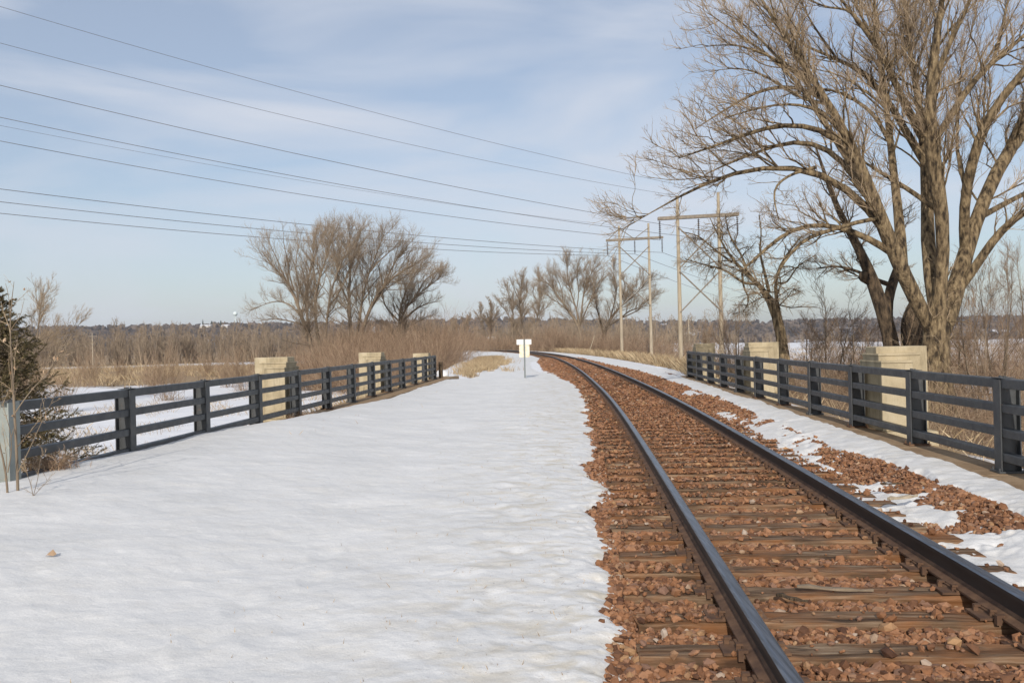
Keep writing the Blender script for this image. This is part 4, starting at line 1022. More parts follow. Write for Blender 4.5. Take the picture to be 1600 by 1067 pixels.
traced('thin forked bare tree close to the left of the straight one behind the sign', [
 [(560, 640, 10), (565, 550, 9), (565, 420, 8), (570, 330, 6), (550, 260, 4), (520, 190, 2)], [(565, 420, 6), (520, 340, 4), (480, 300, 2)]], 183, basepx=800, kid=(40, 400, 2400, 13), tw=0.024, group=gB, seed=7, **C3)
traced('thin leaning bare tree between the sign and the broad tree beyond the bend', [
 [(690, 620, 9), (700, 500, 8), (720, 380, 7), (740, 300, 5), (720, 200, 4), (740, 150, 2)], [(720, 370, 6), (780, 320, 4), (810, 270, 2)], [(735, 310, 5), (690, 240, 3), (700, 180, 1)]], 178, basepx=834, kid=(40, 420, 2600, 14), tw=0.024, group=gB, seed=8, **C3)
traced('tallest broad bare tree beyond the bend, left of the farther power pole', [
 [(1005, 620, 24), (1000, 520, 22), (975, 420, 18), (930, 360, 15), (880, 300, 12), (830, 220, 8), (790, 170, 6), (740, 130, 3)],
 [(985, 440, 14), (965, 330, 10), (930, 240, 8), (910, 150, 5), (905, 60, 3), (890, 10, 1)], [(995, 450, 14), (1000, 300, 10), (1010, 200, 8), (1050, 110, 5), (1110, 40, 2)],
 [(998, 420, 10), (1040, 300, 8), (1080, 200, 6), (1130, 120, 3)], [(930, 360, 9), (850, 290, 6), (790, 260, 4), (760, 220, 2)], [(965, 330, 8), (980, 220, 6), (960, 120, 4), (980, 30, 2)],
 [(880, 300, 7), (870, 200, 5), (830, 120, 3), (820, 80, 1)], [(1010, 200, 6), (1000, 110, 4), (1040, 30, 2)]], 160, basepx=910, kid=(120, 1300, 7600, 18), tw=0.020, group=gB, seed=9, **C3)
traced('dark wide-branched bare tree directly behind the farther power pole', [
 [(1110, 620, 24), (1130, 480, 20), (1180, 380, 16), (1230, 310, 12), (1290, 280, 9), (1350, 230, 6), (1400, 160, 3)], [(1130, 480, 14), (1100, 360, 10), (1080, 280, 8), (1060, 200, 5), (1090, 130, 3)],
 [(1165, 400, 11), (1200, 300, 8), (1220, 200, 6), (1190, 110, 3), (1200, 50, 1)], [(1150, 450, 12), (1230, 400, 10), (1300, 330, 8), (1370, 330, 5), (1420, 290, 3), (1450, 250, 1)],
 [(1240, 395, 9), (1350, 340, 6), (1420, 260, 3)], [(1230, 310, 8), (1270, 200, 5), (1250, 120, 3)]], 165, basepx=940, kid=(120, 1200, 7000, 17), tw=0.020, group=gB, bark=M_darkbark, seed=10, **C3)
bare('low twiggy bare tree left of the sign beyond the bend', 765, 190, 11.0, 5, 0.6, 0.2, 45, 380, 1900, 0.028, gB, seed=15)
bare('low bare tree standing on the far left end of the bend', 722, 200, 9.5, 5, 0.7, 0.2, 45, 380, 1900, 0.03, gB, seed=16)
bare('reddish-twigged bare tree rising behind the evergreen at the left edge', 36, 60, 9.6, 5, 0.8, 0.13, 55, 460, 2600, 0.009, None, lean=(0.10, 0), seed=21, twig=M_twig)

# undergrowth and saplings on the right
gS = 'thin saplings and small trees beyond the right railing'
SAP = [(1290, 34, 5.6, 'thin upright sapling right of the middle concrete pier'), (1335, 30, 5.2, 'dark twiggy sapling left of the nearest right pier'), (1262, 40, 5.4, 'faint sapling just right of the small crooked tree'),
       (1500, 30, 5.3, 'sapling close behind the right side of the great cottonwood trunk'), (1530, 27, 5.2, 'dark crooked sapling second right of the great cottonwood'), (1560, 30, 6.6, 'tall leaning sapling near the right edge'),
       (1590, 26, 5.9, 'tangled sapling at the right edge of the picture'), (1150, 44, 5.2, 'low crooked sapling between the far right pier and the small tree'), (1118, 52, 5.0, 'low bushy sapling at the foot of the nearer power pole'), (1365, 36, 4.6, 'reddish brushy sapling behind the nearest right pier'),
       (1610, 32, 7.8, 'tall grey sapling rising at the extreme right edge')]
for i, (px, Yd, H, lb) in enumerate(SAP):
    bare(lb, px, Yd, H, 4 if i % 2 else 3, 0.55, 0.06, 34, 260, 1300, 0.0052, gS, lean=(random.Random(i).uniform(-.12, .12), 0), seed=40 + i, twig=M_brush, bark=M_bark2, name='sapling', tmin=0.15)

# ------------------------------------------------------------------ shrubs and brush (many fine curved stems)
def stems_mesh(P0, H, spread, r, m=5, up=0.0, jit=0.12, k=3, kidsn=0, kidlen=0.35):
    n = len(P0); a_ = rng.uniform(0, 6.283, n); sp = np.abs(rng.normal(0, spread, n))
    d = np.stack([np.cos(a_) * sp, np.sin(a_) * sp, np.ones(n)], -1); d /= np.linalg.norm(d, axis=1, keepdims=True)
    Q = np.zeros((n, m, 3)); Q[:, 0] = P0
    for s in range(1, m):
        d = d + rng.normal(0, jit, (n, 3)); d[:, 2] += up; d /= np.linalg.norm(d, axis=1, keepdims=True)
        Q[:, s] = Q[:, s - 1] + d * (H / (m - 1))[:, None]
    Rd = (r * np.ones(n))[:, None] * (1 - 0.7 * np.linspace(0, 1, m))[None]
    parts = [tubes(Q, Rd, k)]
    if kidsn:
        q, r2 = kids(Q, Rd, kidsn, 4, 0.6, kidlen, up + 0.02, jit, r if np.isscalar(r) else float(np.mean(r)), (r if np.isscalar(r) else float(np.mean(r))) * 0.6, tmin=0.2, lmin=0.1)
        parts.append(tubes(q, r2, 3))
    return merge(parts)
def zg(X, Y): return ground_h(np.asarray(X), np.asarray(Y))
def brush_patch(name, pts, label, cat, mtl, stuff=True):
    V, F = merge(pts); o = link_mesh(name, mesh_np(name, V, F, True), mtl)
    tag(o, label, cat, kind='stuff' if stuff else None); return o
# brambles below the right railing
n = 8000; X = rng.uniform(0, 1, n); Y = rng.uniform(5, 44, n); X = right_shoulder(Y) + 1.1 + X ** 0.9 * 9.5
brush_patch('brambles', [stems_mesh(np.stack([X, Y, zg(X, Y)], -1), rng.uniform(0.8, 2.3, n), 0.65, 0.006, 6, -0.06, 0.22, kidsn=26000, kidlen=0.45)], 'tangled tan brambles and dead stems growing below the right railing', 'brambles', M_brush)
n = 3000; X = rng.uniform(14, 46, n); Y = rng.uniform(28, 70, n); ok = X > right_shoulder(Y) + 3; X = X[ok]; Y = Y[ok]; n = len(X)
brush_patch('thicket', [stems_mesh(np.stack([X, Y, zg(X, Y)], -1), rng.uniform(0.9, 2.9, n), 0.45, 0.010, 5, 0.0, 0.15, kidsn=9000, kidlen=0.4)], 'brown thicket of leafless shrubs beyond the right railing and the great tree', 'thicket', M_redbrush)
# brush round the feet of the left clump
def bushes(centres, per, rad, H, mtl, label, name, r, kd, group=None, each=False, spread=0.5, cat='bush'):
    parts = []
    for i, (px, Yd, s) in enumerate(centres):
        X0 = A(px, 560, Yd)[0]; n = int(per * s)
        X = X0 + rng.normal(0, rad * s, n); Y = Yd + rng.normal(0, rad * s, n)
        if each: X = X0 + rng.normal(0, rad * s * 0.25, n); Y = Yd + rng.normal(0, rad * s * .25, n)
        Hh = H * s * rng.uniform(0.6, 1.05, n)
        z0 = zg(X, Y)
        if each:
            c = np.array([X0, Yd, float(zg(np.array([X0]), np.array([Yd]))[0])])
            v, f = stems_mesh(np.stack([X, Y, z0], -1) - c, Hh, spread, r, 6, 0.02, 0.14, kidsn=int(kd * s), kidlen=0.45)
            o = link_mesh(name, mesh_np(name, v, f, True), mtl); o.location = c; tag(o, label[i], cat, group)
        else:
            parts.append(stems_mesh(np.stack([X, Y, z0], -1), Hh, spread, r, 5, 0.02, 0.14, kidsn=int(kd * s), kidlen=0.45))
    if not each: return brush_patch(name, parts, label, cat, mtl)
bushes([(490, 74, .75), (530, 72, .9), (570, 72, 1.1), (605, 70, 1.2), (640, 74, 1.15), (670, 80, .95), (690, 90, .7), (560, 66, .9), (620, 64, .9), (590, 80, 1.5), (640, 86, 1.45), (670, 110, 1.1), (545, 76, 1.2), (575, 90, 1.5), (615, 92, 1.6), (655, 90, 1.35), (520, 80, 1.0), (470, 84, .8), (440, 90, .7), (610, 76, 1.3)],
       300, 1.7, 4.1, M_redbrush, 'reddish brown leafless thicket round the feet of the clump of trees behind the left railing', 'thicket', 0.010, 2700, spread=1.05)
bushes([(690, 190, 1.0), (715, 215, 1.0), (740, 225, .9), (870, 140, .9), (900, 138, 1.1), (930, 135, 1.2), (955, 138, 1.1), (985, 140, 1.1), (1010, 145, 1.1), (1035, 150, .8), (800, 165, .7), (840, 160, .7), (760, 170, .8)],
       300, 2.6, 4.6, M_redbrush, 'brown leafless scrub growing along the outside of the bend of the track', 'scrub', 0.016, 2300, spread=1.0)
bushes([(378, 78, 1.0), (258, 62, .95), (140, 95, 1.0), (355, 88, .8), (55, 70, .8), (90, 52, .62), (190, 120, .7), (232, 75, .6), (30, 66, 1.0), (320, 130, .8)], 80, 1.8, 4.2, M_brush,
       ['pale leafless bush directly left of the nearest left pier', 'spreading leafless bush seen between the second and third posts of the left railing', 'round twiggy bush standing alone in the dry grass left of the second railing post', 'low leafless bush left of the pier and behind another bush',
        'leafless bush right of the evergreen at the left', 'small leafless bush beside the evergreen branches', 'small far bush in the dry grass field', 'low bush left of the spreading bush behind the left railing', 'leafless bush half hidden behind the evergreen', 'small bush in the field below the water tower'],
       'shrub', 0.009, 1100, 'leafless shrubs in the snowy field on the left', each=True, spread=0.55, cat='shrub')
bushes([(1085, 60, .8), (1110, 75, .9), (1180, 62, .8), (1300, 55, .8), (1245, 80, 1.0), (1150, 110, 1.2), (1330, 100, 1.2), (1420, 60, .9), (1075, 150, 1.5), (1200, 170, 1.5), (1290, 210, 1.6), (1400, 150, 1.6), (1500, 90, 1.4), (1560, 60, 1.2), (1590, 120, 1.6), (1470, 200, 1.8)],
       170, 1.3, 2.2, M_redbrush, 'scattered brown shrubs dotting the snowy lowland beyond the right railing', 'scrub', 0.011, 800)

# distant woods: low-detail bare trees merged
def wood(name, label, centres, mtl, ntemp=5, H=12, tw=0.045, seed=5):
    temps = []
    for i in range(ntemp):
        rs = random.Random(seed * 10 + i)
        st = fan_stems((0, 0, 0), H, 4, 0.5, 0.16, (0, 0), rs)
        S = [resample(p, r_, 7) for p, r_ in st]; P = np.stack([s[0] for s in S]); Rd = np.stack([s[1] for s in S])
        a1 = kids(P, Rd, 34, 5, 0.6, 0.40, 0.05, 0.15, 0.07, tw, tmin=0.12, lmin=1.0)
        a2 = kids(a1[0], a1[1], 230, 4, 0.6, 0.55, 0.04, 0.16, 0.05, tw * .8, tmin=0.1, lmin=0.6)
        temps.append(merge([tubes(P, Rd, 4), tubes(a1[0], a1[1], 3), tubes(a2[0], a2[1], 3)]))
    Vs = []; Fs = []; b_ = 0
    for (x, y_, s, z) in centres:
        v, f = temps[rng.integers(ntemp)]; q = rng.uniform(0, 6.28); c, s_ = math.cos(q), math.sin(q)
        w = v * s; w = np.stack([w[:, 0] * c - w[:, 1] * s_ + x, w[:, 0] * s_ + w[:, 1] * c + y_, w[:, 2] * rng.uniform(.85, 1.1) + z], -1)
        Vs.append(w); Fs.append(f + b_); b_ += len(v)
    o = link_mesh(name, mesh_np(name, np.concatenate(Vs), np.concatenate(Fs), True), mtl); tag(o, label, 'woodland', kind='stuff')
cen = []
for i in range(620):
    x = rng.uniform(-250, 40); y_ = 262 + abs(rng.normal(0, 30)) + 0.10 * max(0, -x - 60)
    s = rng.uniform(0.72, 1.16) * (0.55 if y_ < 268 else 1) * (1.0 if x < -25 else 0.85)
    cen.append((x, y_, s, float(zg(np.array([x]), np.array([y_]))[0])))
for i in range(150):
    y_ = rng.uniform(205, 262); x = float(xc(y_)) + rng.uniform(6, 62)
    cen.append((x, y_, rng.uniform(0.5, 0.95), float(zg(np.array([x]), np.array([y_]))[0])))
wood('woodland', 'band of leafless brown woodland across the far side of the field on the left and behind the bend', cen, M_twig2)
cen = []
for i in range(150):
    x = rng.uniform(40, 420); y_ = rng.uniform(300, 640) 
    if rng.random() < 0.5: y_ = rng.uniform(560, 700)
    cen.append((x, y_, rng.uniform(0.35, 0.75), float(zg(np.array([x]), np.array([y_]))[0])))
wood('woodland', 'scattered leafless trees across the far lowland on the right', cen, M_twig2, seed=6, tw=0.07)
# tree cover on the crest of the hills
n = 5200; X = rng.uniform(-1500, 1500, n); Y = rng.uniform(1150, 1750, n)
cr_ = np.interp(X, [-3000, -1200, -500, -100, 280, 560, 1200, 3000], [50, 47, 43, 38, 33, 28, 26, 26]) * 0.98
Z = -4 - 6 * sm(0, 300, X) + (cr_ + 8) * sm(1050, 1650, Y) * (1 + 0.10 * fbm(X / 160, Y / 160, 4, 51))
keep = fbm(X / 70, Y / 200, 3, 61) > -0.25; X, Y, Z = X[keep], Y[keep], Z[keep]; n = len(X)
v, f = scatter_solids(np.stack([X, Y, Z + 2], -1), rng.uniform(3, 6.5, n), stone_templates(10, True), 0.9)
o = link_mesh('woodland', mesh_np('woodland', v, f), simple('far_wood_mass', [(0.1, (0.045, 0.038, 0.034)), (0.9, (0.16, 0.125, 0.10))], 0.05, 1, 0, island=0.8))
tag(o, 'dark far-off woods covering the hills along the horizon', 'woodland', kind='stuff')

# ------------------------------------------------------------------ dry grass
def blades(X, Y, Z, H, w):
    n = len(X); a_ = rng.uniform(0, 6.283, n); l = rng.normal(0, 0.30, (n, 2)) * H[:, None]
    dx, dy = np.cos(a_) * w, np.sin(a_) * w
    V = np.stack([np.stack([X - dx, Y - dy, Z], -1), np.stack([X + dx, Y + dy, Z], -1), np.stack([X + l[:, 0] + dx * .5, Y + l[:, 1] + dy * .5, Z + H * .7], -1), np.stack([X + l[:, 0] * 1.6, Y + l[:, 1] * 1.6, Z + H], -1)], 1).reshape(-1, 3)
    i = np.arange(n)[:, None] * 4
    return V, np.concatenate([np.concatenate([i, i + 1, i + 2], 1), np.concatenate([i, i + 2, i + 3], 1)])
parts = []
n = 42000; X = rng.uniform(-130, -8, n); Y = rng.uniform(85, 262, n); g = grass_mask(X, Y); k_ = (g > 0.5) & (fbm(X / 9, Y / 9, 4, 81) > 0.02); X, Y = X[k_], Y[k_]
parts.append(blades(X, Y, zg(X, Y) - .03, rng.uniform(0.5, 1.3, len(X)), 0.045))
n = 30000; Y = rng.uniform(43, 92, n); X = np.interp(Y, [40, 100], [-1.7, -2.4]) + rng.normal(0, 0.75, n) + 0.2; ok = fbm(X * .6, Y * .22, 3, 83) > -0.15 + 0.3 * np.abs((X + 2) / 2.0); X, Y = X[ok], Y[ok]
parts.append(blades(X, Y, np.full(len(X), -0.10), rng.uniform(0.12, 0.48, len(X)), 0.014))
n = 26000; Y = rng.uniform(37, 150, n); X = right_shoulder(Y) - 0.2 + np.abs(rng.normal(0, 2.8, n)); ok = fbm(X * .5, Y * .25, 3, 89) > -0.2; X, Y = X[ok], Y[ok]; n = len(X)
parts.append(blades(X, Y, zg(X, Y) - .05, rng.uniform(0.25, 0.95, n), 0.016))
n = 9000; Y = rng.uniform(9, 40, n); X = fl(Y) - 0.5 - np.abs(rng.normal(0, 1.0, n))
parts.append(blades(X, Y, zg(X, Y) - .05, rng.uniform(0.12, 0.45, n), 0.005))
n = 7000; Y = rng.uniform(6, 60, n); X = right_shoulder(Y) + 0.1 + rng.uniform(0, 12, n)
parts.append(blades(X, Y, zg(X, Y) - .05, rng.uniform(0.15, 0.5, n), 0.005))
n = 24000; X = rng.uniform(20, 160, n); Y = rng.uniform(55, 260, n); ok = (fbm(X / 10, Y / 16, 3, 85) > 0.05) & (X > right_shoulder(Y) + 2); X, Y = X[ok], Y[ok]
parts.append(blades(X, Y, zg(X, Y) - .05, rng.uniform(0.4, 1.1, len(X)), 0.04))
n = 26000; Y = rng.uniform(12, 70, n); X = fl(Y) - 1.5 - rng.uniform(0, 22, n); ok = fbm(X / 2.2, Y / 3.0, 4, 87) > 0.14; X, Y = X[ok], Y[ok]
parts.append(blades(X, Y, zg(X, Y) - .05, rng.uniform(0.12, 0.5, len(X)), 0.007))
# a few stalks poking through the snow by the railing
n = 420; Y = rng.uniform(14, 36, n); X = fl(Y) + 0.7 + np.abs(rng.normal(0, .5, n)); parts.append(blades(X, Y, snow_left_z(X, Y)[0] - .02, rng.uniform(0.04, 0.16, n), 0.0025))
n = 900; Y = 3 + 30 * rng.random(n) ** 1.6; X = edge_left(Y) - np.abs(rng.normal(0, 1.3, n)) - .15; parts.append(blades(X, Y, snow_left_z(X, Y)[0] - .004, rng.uniform(0.008, 0.035, n), 0.003))
V, F = merge(parts)
tag(link_mesh('dry_grass', mesh_np('dry_grass', V, F), M_grass), 'tan dry winter grass standing in the fields and along the embankment', 'grass', kind='stuff')

# ------------------------------------------------------------------ evergreen at the left edge
def spruce(base, H, Rb, label):
    t = thing('spruce_tree', label, 'tree', base)
    mb = MB(); mb.tube((0, 0, -0.2), (0, 0, H * 0.97), 0.075, 0.012, 8); mb.build('trunk', M_bark2, t)
    st = []; rd = []
    nb = 300
    for i in range(nb):
        h = 0.04 + 0.93 * (i / nb); z = H * h; L = Rb * (1 - h) ** 0.8 * rng.uniform(0.68, 1.15) + 0.08; a_ = i * 2.399 + rng.uniform(-.3, .3)
        P = []; 
        for k_ in range(6):
            q = k_ / 5; P.append((math.cos(a_) * L * q, math.sin(a_) * L * q, z + L * (-0.22 * math.sin(q * 2.2) + 0.30 * q * q) + rng.uniform(-.01, .01)))
        st.append(P); rd.append([0.016 * (1 - .8 * k_ / 5) for k_ in range(6)])
    P = np.array(st); Rd = np.array(rd)
    tw = kids(P, Rd, 4600, 4, 0.75, 0.42, -0.02, 0.10, 0.006, 0.003, tmin=0.22, lmin=0.07)
    V, F = merge([tubes(P, Rd, 5), tubes(tw[0], tw[1], 3)]); link_mesh('branches', mesh_np('branches', V, F, True), M_bark2, t)
    # needles
    allp = []
    for (Q, m_) in ((P, 150), (tw[0], 34)):
        N_, mm, _ = Q.shape; c = N_ * m_; idx = np.repeat(np.arange(N_), m_); u_ = (0.25 if m_ > 50 else 0.0) + rng.random(c) * (0.75 if m_ > 50 else 1); ft = u_ * (mm - 1.001); i0 = ft.astype(int); fr_ = (ft - i0)[:, None]
        p0 = Q[idx, i0] * (1 - fr_) + Q[idx, i0 + 1] * fr_; T = Q[idx, i0 + 1] - Q[idx, i0]; T /= np.linalg.norm(T, axis=1, keepdims=True)
        d = rng.normal(size=(c, 3)); d -= (d * T).sum(1)[:, None] * T; d /= np.linalg.norm(d, axis=1, keepdims=True); d = d * 0.8 + T * 0.7; L = rng.uniform(.03, .055, c)[:, None]
        w = np.cross(d, T); w /= np.linalg.norm(w, axis=1, keepdims=True) + 1e-9
        V = np.stack([p0 - w * .006, p0 + w * .006, p0 + d * L], 1).reshape(-1, 3); allp.append((V, np.arange(c * 3).reshape(-1, 3)))
    V, F = merge(allp); link_mesh('foliage', mesh_np('foliage', V, F), M_needle, t)
    return t
xs = A(-14, 500, 15.5)[0]; zb = float(zg(np.array([xs]), np.array([15.5]))[0]) + 0.1
spruce((xs, 15.5, zb), 2.78 - zb + 0.15, 1.9, 'dark green and brown spruce at the left edge behind the end post')

# ------------------------------------------------------------------ young saplings in the snow at the lower left
def young(base_px, path, Yd, label, leaves, seed):
    rs = random.Random(seed)
    st = [( [A(x, y, Yd + 0.02 * i) for i, (x, y) in enumerate(p)], r_) for p, r_ in path]
    b_ = st[0][0][0]
    z0 = float(snow_left_z(np.array([b_[0]]), np.array([b_[1]]))[0][0])
    st[0][0].insert(0, (b_[0], b_[1], min(z0, b_[2]) - 0.08)); st[0][1].insert(0, st[0][1][0])
    t = tree_object(label, 'sapling', (b_[0], b_[1], z0), st, [
        dict(count=20, m=6, ang=0.7, lr=0.28, up=0.05, jit=0.12, rmax=0.004, rmin=0.002, tmin=0.15, lmin=0.08, lmax=.5, sides=4),
        dict(count=90, m=4, ang=0.6, lr=0.4, up=0.03, jit=0.14, rmax=0.002, rmin=0.0014, lmin=0.03, lmax=.16, sides=3)], M_bark2, M_twig, name='sapling', sides=7, group='young saplings in the snow at the lower left corner')
    V = []; F = []
    o_ = np.array((b_[0], b_[1], z0))
    for i in range(leaves):
        s = rs.choice(st)[0]; k_ = rs.uniform(0.35, 0.98) * (len(s) - 1); i0 = min(int(k_), len(s) - 2); f_ = k_ - i0
        c = np.array(s[i0]) * (1 - f_) + np.array(s[i0 + 1]) * f_ - o_ + np.array([rs.gauss(0, .05), rs.gauss(0, .05), rs.gauss(0, .03)])
        a_ = np.array([rs.gauss(0, 1), rs.gauss(0, 1), rs.gauss(0, 1)]); a_ /= np.linalg.norm(a_); b2_ = np.cross(a_, (0.3, .2, 1)); b2_ /= np.linalg.norm(b2_); L = rs.uniform(.015, .028); k0 = len(V)
        n_ = np.cross(a_, b2_) * L * .35
        V += [c - a_ * L, c - b2_ * L * .55 + n_, c + a_ * L, c + b2_ * L * .55 + n_]; F += [(k0, k0 + 1, k0 + 2), (k0, k0 + 2, k0 + 3)]
    if leaves: link_mesh('dead_leaves', mesh_np('dead_leaves', np.array(V), np.array(F)), M_leaf, t)
young(None, [([(28, 762), (26, 700), (23, 650), (20, 600), (18, 550), (14, 500), (18, 465), (22, 440)], [.014, .0125, .012, .010, .008, .006, .004, .002]),
             ([(28, 738), (45, 705), (60, 670), (75, 640), (90, 610)], [.006, .005, .004, .003, .001]), ([(24, 645), (40, 620), (58, 600), (85, 570), (110, 545)], [.006, .005, .004, .003, .001])], 8.4, 'taller young sapling with curled dead leaves standing in front of the end post', 46, 1)
young(None, [([(12, 768), (11, 740), (6, 720), (0, 700), (-8, 660), (-12, 600), (-16, 540)], [.011, .010, .009, .007, .005, .003, .002]), ([(12, 738), (20, 700), (14, 660), (5, 640), (2, 590)], [.006, .004, .003, .002, .001])], 8.3, 'shorter young forked sapling at the extreme left edge of the snow', 18, 2)
young(None, [([(52, 775), (48, 755), (40, 735), (36, 715)], [.003, .0025, .002, .001]), ([(52, 775), (60, 745), (62, 720), (70, 700)], [.003, .0025, .002, .001]), ([(52, 775), (66, 760), (76, 748)], [.003, .002, .001])], 8.2, 'tiny twiggy seedling in the snow right of the two young saplings', 0, 3)

# ------------------------------------------------------------------ small things
def splinter(p, L, W_, Hh, rz, label, mtl, name):
    mb = MB(); n = 7; v = []
    for i in range(n):
        t = i / (n - 1); w = W_ * (0.6 + 0.4 * math.sin(math.pi * min(1, t * 1.3))) * (1 - 0.5 * t ** 3); h = Hh * (0.8 + 0.3 * math.sin(i * 2.1)); x = (t - .5) * L; b_ = 0.012 * math.sin(i * 1.3)
        v += [(x, b_ - w / 2, 0), (x, b_ + w / 2, 0), (x, b_ + w * .42, h), (x, b_ - w * .42, h * .9)]
    f = [(i * 4 + j, i * 4 + (j + 1) % 4, (i + 1) * 4 + (j + 1) % 4, (i + 1) * 4 + j) for i in range(n - 1) for j in range(4)] + [(3, 2, 1, 0), tuple((n - 1) * 4 + j for j in range(4))]
    mb.add(v, f); o = mb.build(name, mtl, None, 0.003); o.location = p; o.rotation_euler = (0, 0.03, rz); tag(o, label, 'wood scrap'); return o
p = G(1237, 936, 1.60); splinter((p[0], p[1], 0.0), 0.20, 0.036, 0.022, -0.75, 'dark broken wood scrap on the stones between the rails near the camera', M_darkbark, 'wood_scrap')
p = G(1305, 921, 1.60); splinter((p[0], p[1], 0.0), 0.46, 0.05, 0.02, -0.20, 'split grey-brown board lying on a tie between the rails', M_bark2, 'wood_scrap')
p = G(1412, 775, 1.52); splinter((p[0], p[1], 0.06), 0.42, 0.06, 0.03, 0.5, 'short weathered board on the stones right of the right rail', M_pole, 'wood_scrap')
p = G(1395, 758, 1.52); splinter((p[0], p[1], 0.09), 0.26, 0.03, 0.02, 0.2, 'thin dark stick lying on the snow patch right of the track', M_darkbark, 'wood_scrap')
p = G(78, 841, 1.30); z0 = float(snow_left_z(np.array([p[0]]), np.array([p[1]]))[0][0])
mb = MB(); mb.add([(-.035, 0, 0), (-.01, -.02, .012), (.03, -.012, .004), (.04, .01, .012), (.005, .03, .042), (-.02, .015, .02)], [(0, 1, 5), (1, 2, 4), (1, 4, 5), (2, 3, 4)])
o = mb.build('dead_leaf', M_leaf); o.location = (p[0], p[1], z0 + 0.004); tag(o, 'single curled brown leaf lying on the open snow at the lower left', 'leaf')
# leaning pale stake beyond the track
a0 = A(918, 551, 112); a1 = A(929, 524, 112); g0 = float(zg(np.array([a0[0]]), np.array([112.]))[0])
mb = MB(); mb.tube((0, 0, 0), (a1[0] - a0[0], 0, a1[2] - g0), 0.055, 0.045, 6); o = mb.build('leaning_stake', M_pole); o.location = (a0[0], 112, g0); tag(o, 'pale leaning wooden stake in the grass beyond the track, left of the farther power pole', 'stake')
# snow lump and log at the end of the left railing
p = G(706, 592, 1.66)
mb = MB(); n = 10
def log_obj(p, L, r, rz, label):
    mb = MB(); pr = [(r * (0.9 + 0.15 * math.sin(i * 1.7)), i / 9 * L) for i in range(10)]; mb.disc_stack((0, 0, 0), pr, 9); o = mb.build('log', M_bark2, None, 0, True); o.location = p; o.rotation_euler = (0, R(90), rz); tag(o, label, 'log'); return o
log_obj((p[0] - 1.0, p[1] - 0.2, p[2] + 0.06), 1.35, 0.09, 0.08, 'short brown log lying in the snow just past the far end of the left railing')
v, f = stone_templates(1, True)[0]
me = bpy.data.meshes.new('snow_lump'); me.from_pydata([tuple(q * np.array([.62, .5, .42])) for q in v], [], [tuple(int(i) for i in q) for q in f]); me.update()
o = link_mesh('snow_lump', me, M_snow); sb = o.modifiers.new('s', 'SUBSURF'); sb.levels = 2; sb.render_levels = 3
o.location = (p[0] - 0.45, p[1] + 0.5, p[2] + 0.12); tag(o, 'rounded lump of snow beside the log at the far end of the left railing', 'snow')
# old timber end post past the last railing post
mb = MB(); mb.box(-.09, .09, -.12, .12, 0, 1.0); o = mb.build('timber_post', M_darkbark, None, 0.015); o.location = (fl(39.6) + 0.05, 39.6, -0.2); tag(o, 'dark weathered timber post touching the far end of the left railing', 'post')
# debris by the railing: dead weeds at the end post
for i, (px, py, Yd, lb) in enumerate(((78, 722, 9.9, 'clump of reddish dead weeds at the foot of the end post'), (473, 652, 18.9, 'small tuft of dead leaves at a post foot near the nearest left pier'))):
    c = A(px, py, Yd); zc_ = c[2] - 0.02; n = 260
    v, f = stems_mesh(np.stack([rng.normal(0, .13, n), rng.normal(0, .10, n), np.zeros(n)], -1), rng.uniform(.08, .24, n), 0.7, 0.003, 4, -0.05, 0.25, kidsn=500, kidlen=.5)
    o = link_mesh('dead_weeds', mesh_np('dead_weeds', v, f), M_redbrush); o.location = (c[0], c[1], zc_ - .06); tag(o, lb, 'weeds')

# ------------------------------------------------------------------ far things on the left skyline
def hillz(x, y):
    c = np.interp(x, [-3000, -1200, -500, -100, 280, 560, 1200, 3000], [50, 47, 43, 38, 33, 28, 26, 26]) * 0.98
    return float(-4 - 6 * sm(0, 300, x) + (c + 8) * sm(1050, 1650, y) * (1 + 0.10 * fbm(np.array(x) / 160, np.array(y) / 160, 4, 51)))
Yd = 1600; c = A(368, 508, Yd); z0 = hillz(c[0], Yd); zt = A(367, 486, Yd)[2]
wt = thing('water_tower', 'pale round water tower on the far skyline left of the clump of trees', 'water tower', (c[0], Yd, z0 - 1))
Hh = zt - z0; r = 4.1
mb = MB(); mb.tube((0, 0, 0), (0, 0, Hh - 2 * r + 1.6), 1.7, 1.2, 12); mb.build('column', M_tower, wt)
mb = MB(); mb.disc_stack((0, 0, Hh - r), [(r * math.sin(q) + 0.01, -r * math.cos(q)) for q in np.linspace(0.05, 3.09, 12)], 18); mb.build('tank', M_tower, wt, smooth=True)
FT = [(317, 502, 13.5, 1.7, 'narrow dark evergreen standing apart on the far skyline'), (331, 505, 10, 4.0, 'broad dark evergreen on the skyline between the narrow one and the tower'), (336, 506, 9, 2.8, 'dark evergreen touching the broad one on the skyline'),
      (345, 504, 11, 2.8, 'pointed dark evergreen nearer the water tower on the skyline'), (130, 511, 8, 3.0, 'small dark evergreen on the skyline far left above the woods')]
for px, py, H_, w_, lb in FT:
    c = A(px, py, 1580); z0 = hillz(c[0], 1580) + 1.5
    t = thing('evergreen_tree', lb, 'tree', (c[0], 1580, z0), 'dark evergreens on the far left skyline')
    mb = MB(); mb.tube((0, 0, -2), (0, 0, H_ * .4), 0.4, .25, 6); mb.build('trunk', M_darkbark, t)
    mb = MB(); pr = []
    for q in range(9): pr += [(w_ * (1 - q / 9) + .2, H_ * (0.08 + .9 * q / 9)), (w_ * (1 - q / 9) * .72 + .1, H_ * (.13 + .9 * q / 9))]
    mb.disc_stack((0, 0, 0), pr, 9); mb.build('crown', M_darkever, t)
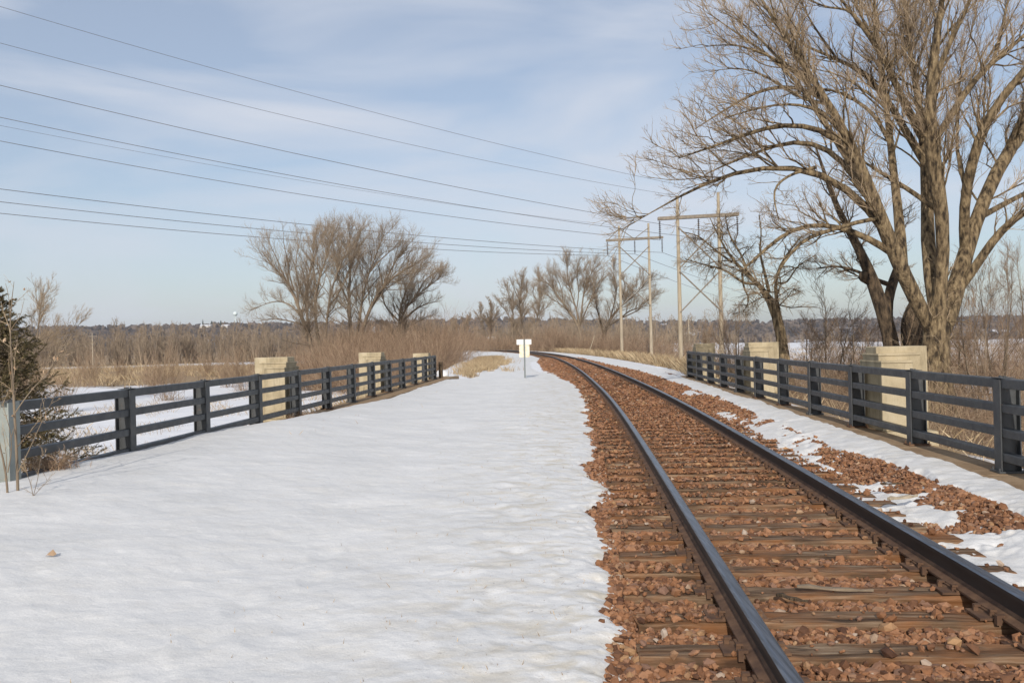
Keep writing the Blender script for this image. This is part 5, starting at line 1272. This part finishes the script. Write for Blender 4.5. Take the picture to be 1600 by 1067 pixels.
for px, py, w_, lb in ((322, 513, 9, 'tan low house beside the narrow evergreen on the far hill'), (353, 513, 6, 'small white house below the water tower on the far hill')):
    c = A(px, py, 1500); z0 = hillz(c[0], 1500) 
    z0 = max(z0, c[2] - 2)
    t = thing('house', lb, 'house', (c[0], 1500, z0), 'far houses below the water tower')
    mb = MB(); mb.box(-w_, w_, -5, 5, -3, 3.2); mb.build('wall', M_house, t)
    mb = MB(); mb.add([(-w_ - .5, -5.6, 3.25), (w_ + .5, -5.6, 3.25), (w_ + .5, 5.6, 3.25), (-w_ - .5, 5.6, 3.25), (-w_ - .5, 0, 6), (w_ + .5, 0, 6)], [(0, 1, 5, 4), (2, 3, 4, 5), (0, 4, 3), (1, 2, 5), (0, 3, 2, 1)]); mb.build('roof', M_roof, t)
c = A(145, 560, 240)
t = thing('utility_pole', 'thin utility pole in front of the woods on the far left', 'power pole', (c[0], 240, float(zg(np.array([c[0]]), np.array([240.]))[0])))
mb = MB(); mb.tube((0, 0, 0), (0, 0, 9.5), .14, .10, 8); mb.build('pole', M_pole, t); mb = MB(); mb.box(-1.2, 1.2, -.06, .06, 8.6, 8.75); mb.build('crossarm', M_beam, t)
c = A(1077, 540, 210); t = thing('utility_pole', 'small far utility pole between the two legs of the nearer power pole', 'power pole', (c[0], 210, float(zg(np.array([c[0]]), np.array([210.]))[0])))
mb = MB(); mb.tube((0, 0, 0), (0, 0, A(1077, 499, 210)[2] - t.location[2]), .16, .11, 8); mb.build('pole', M_pole, t); mb = MB(); mb.box(-1.2, 1.2, -.06, .06, 5.2, 5.35); mb.build('crossarm', M_beam, t)

# ------------------------------------------------------------------ haze
mh = bpy.data.materials.new('haze'); mh.use_nodes = True; nt = mh.node_tree; nt.nodes.clear()
oo = N(nt, 'ShaderNodeOutputMaterial'); pv = N(nt, 'ShaderNodeVolumePrincipled'); pv.inputs['Density'].default_value = 0.00012
pv.inputs['Color'].default_value = (0.80, 0.87, 1.0, 1); pv.inputs['Anisotropy'].default_value = 0.2
nt.links.new(pv.outputs[0], oo.inputs['Volume'])
HAZE = True
if HAZE:
    mb = MB(); mb.box(-3300, 3300, -900, 3300, -14, 75); o = mb.build('haze', mh); tag(o, kind='stuff')
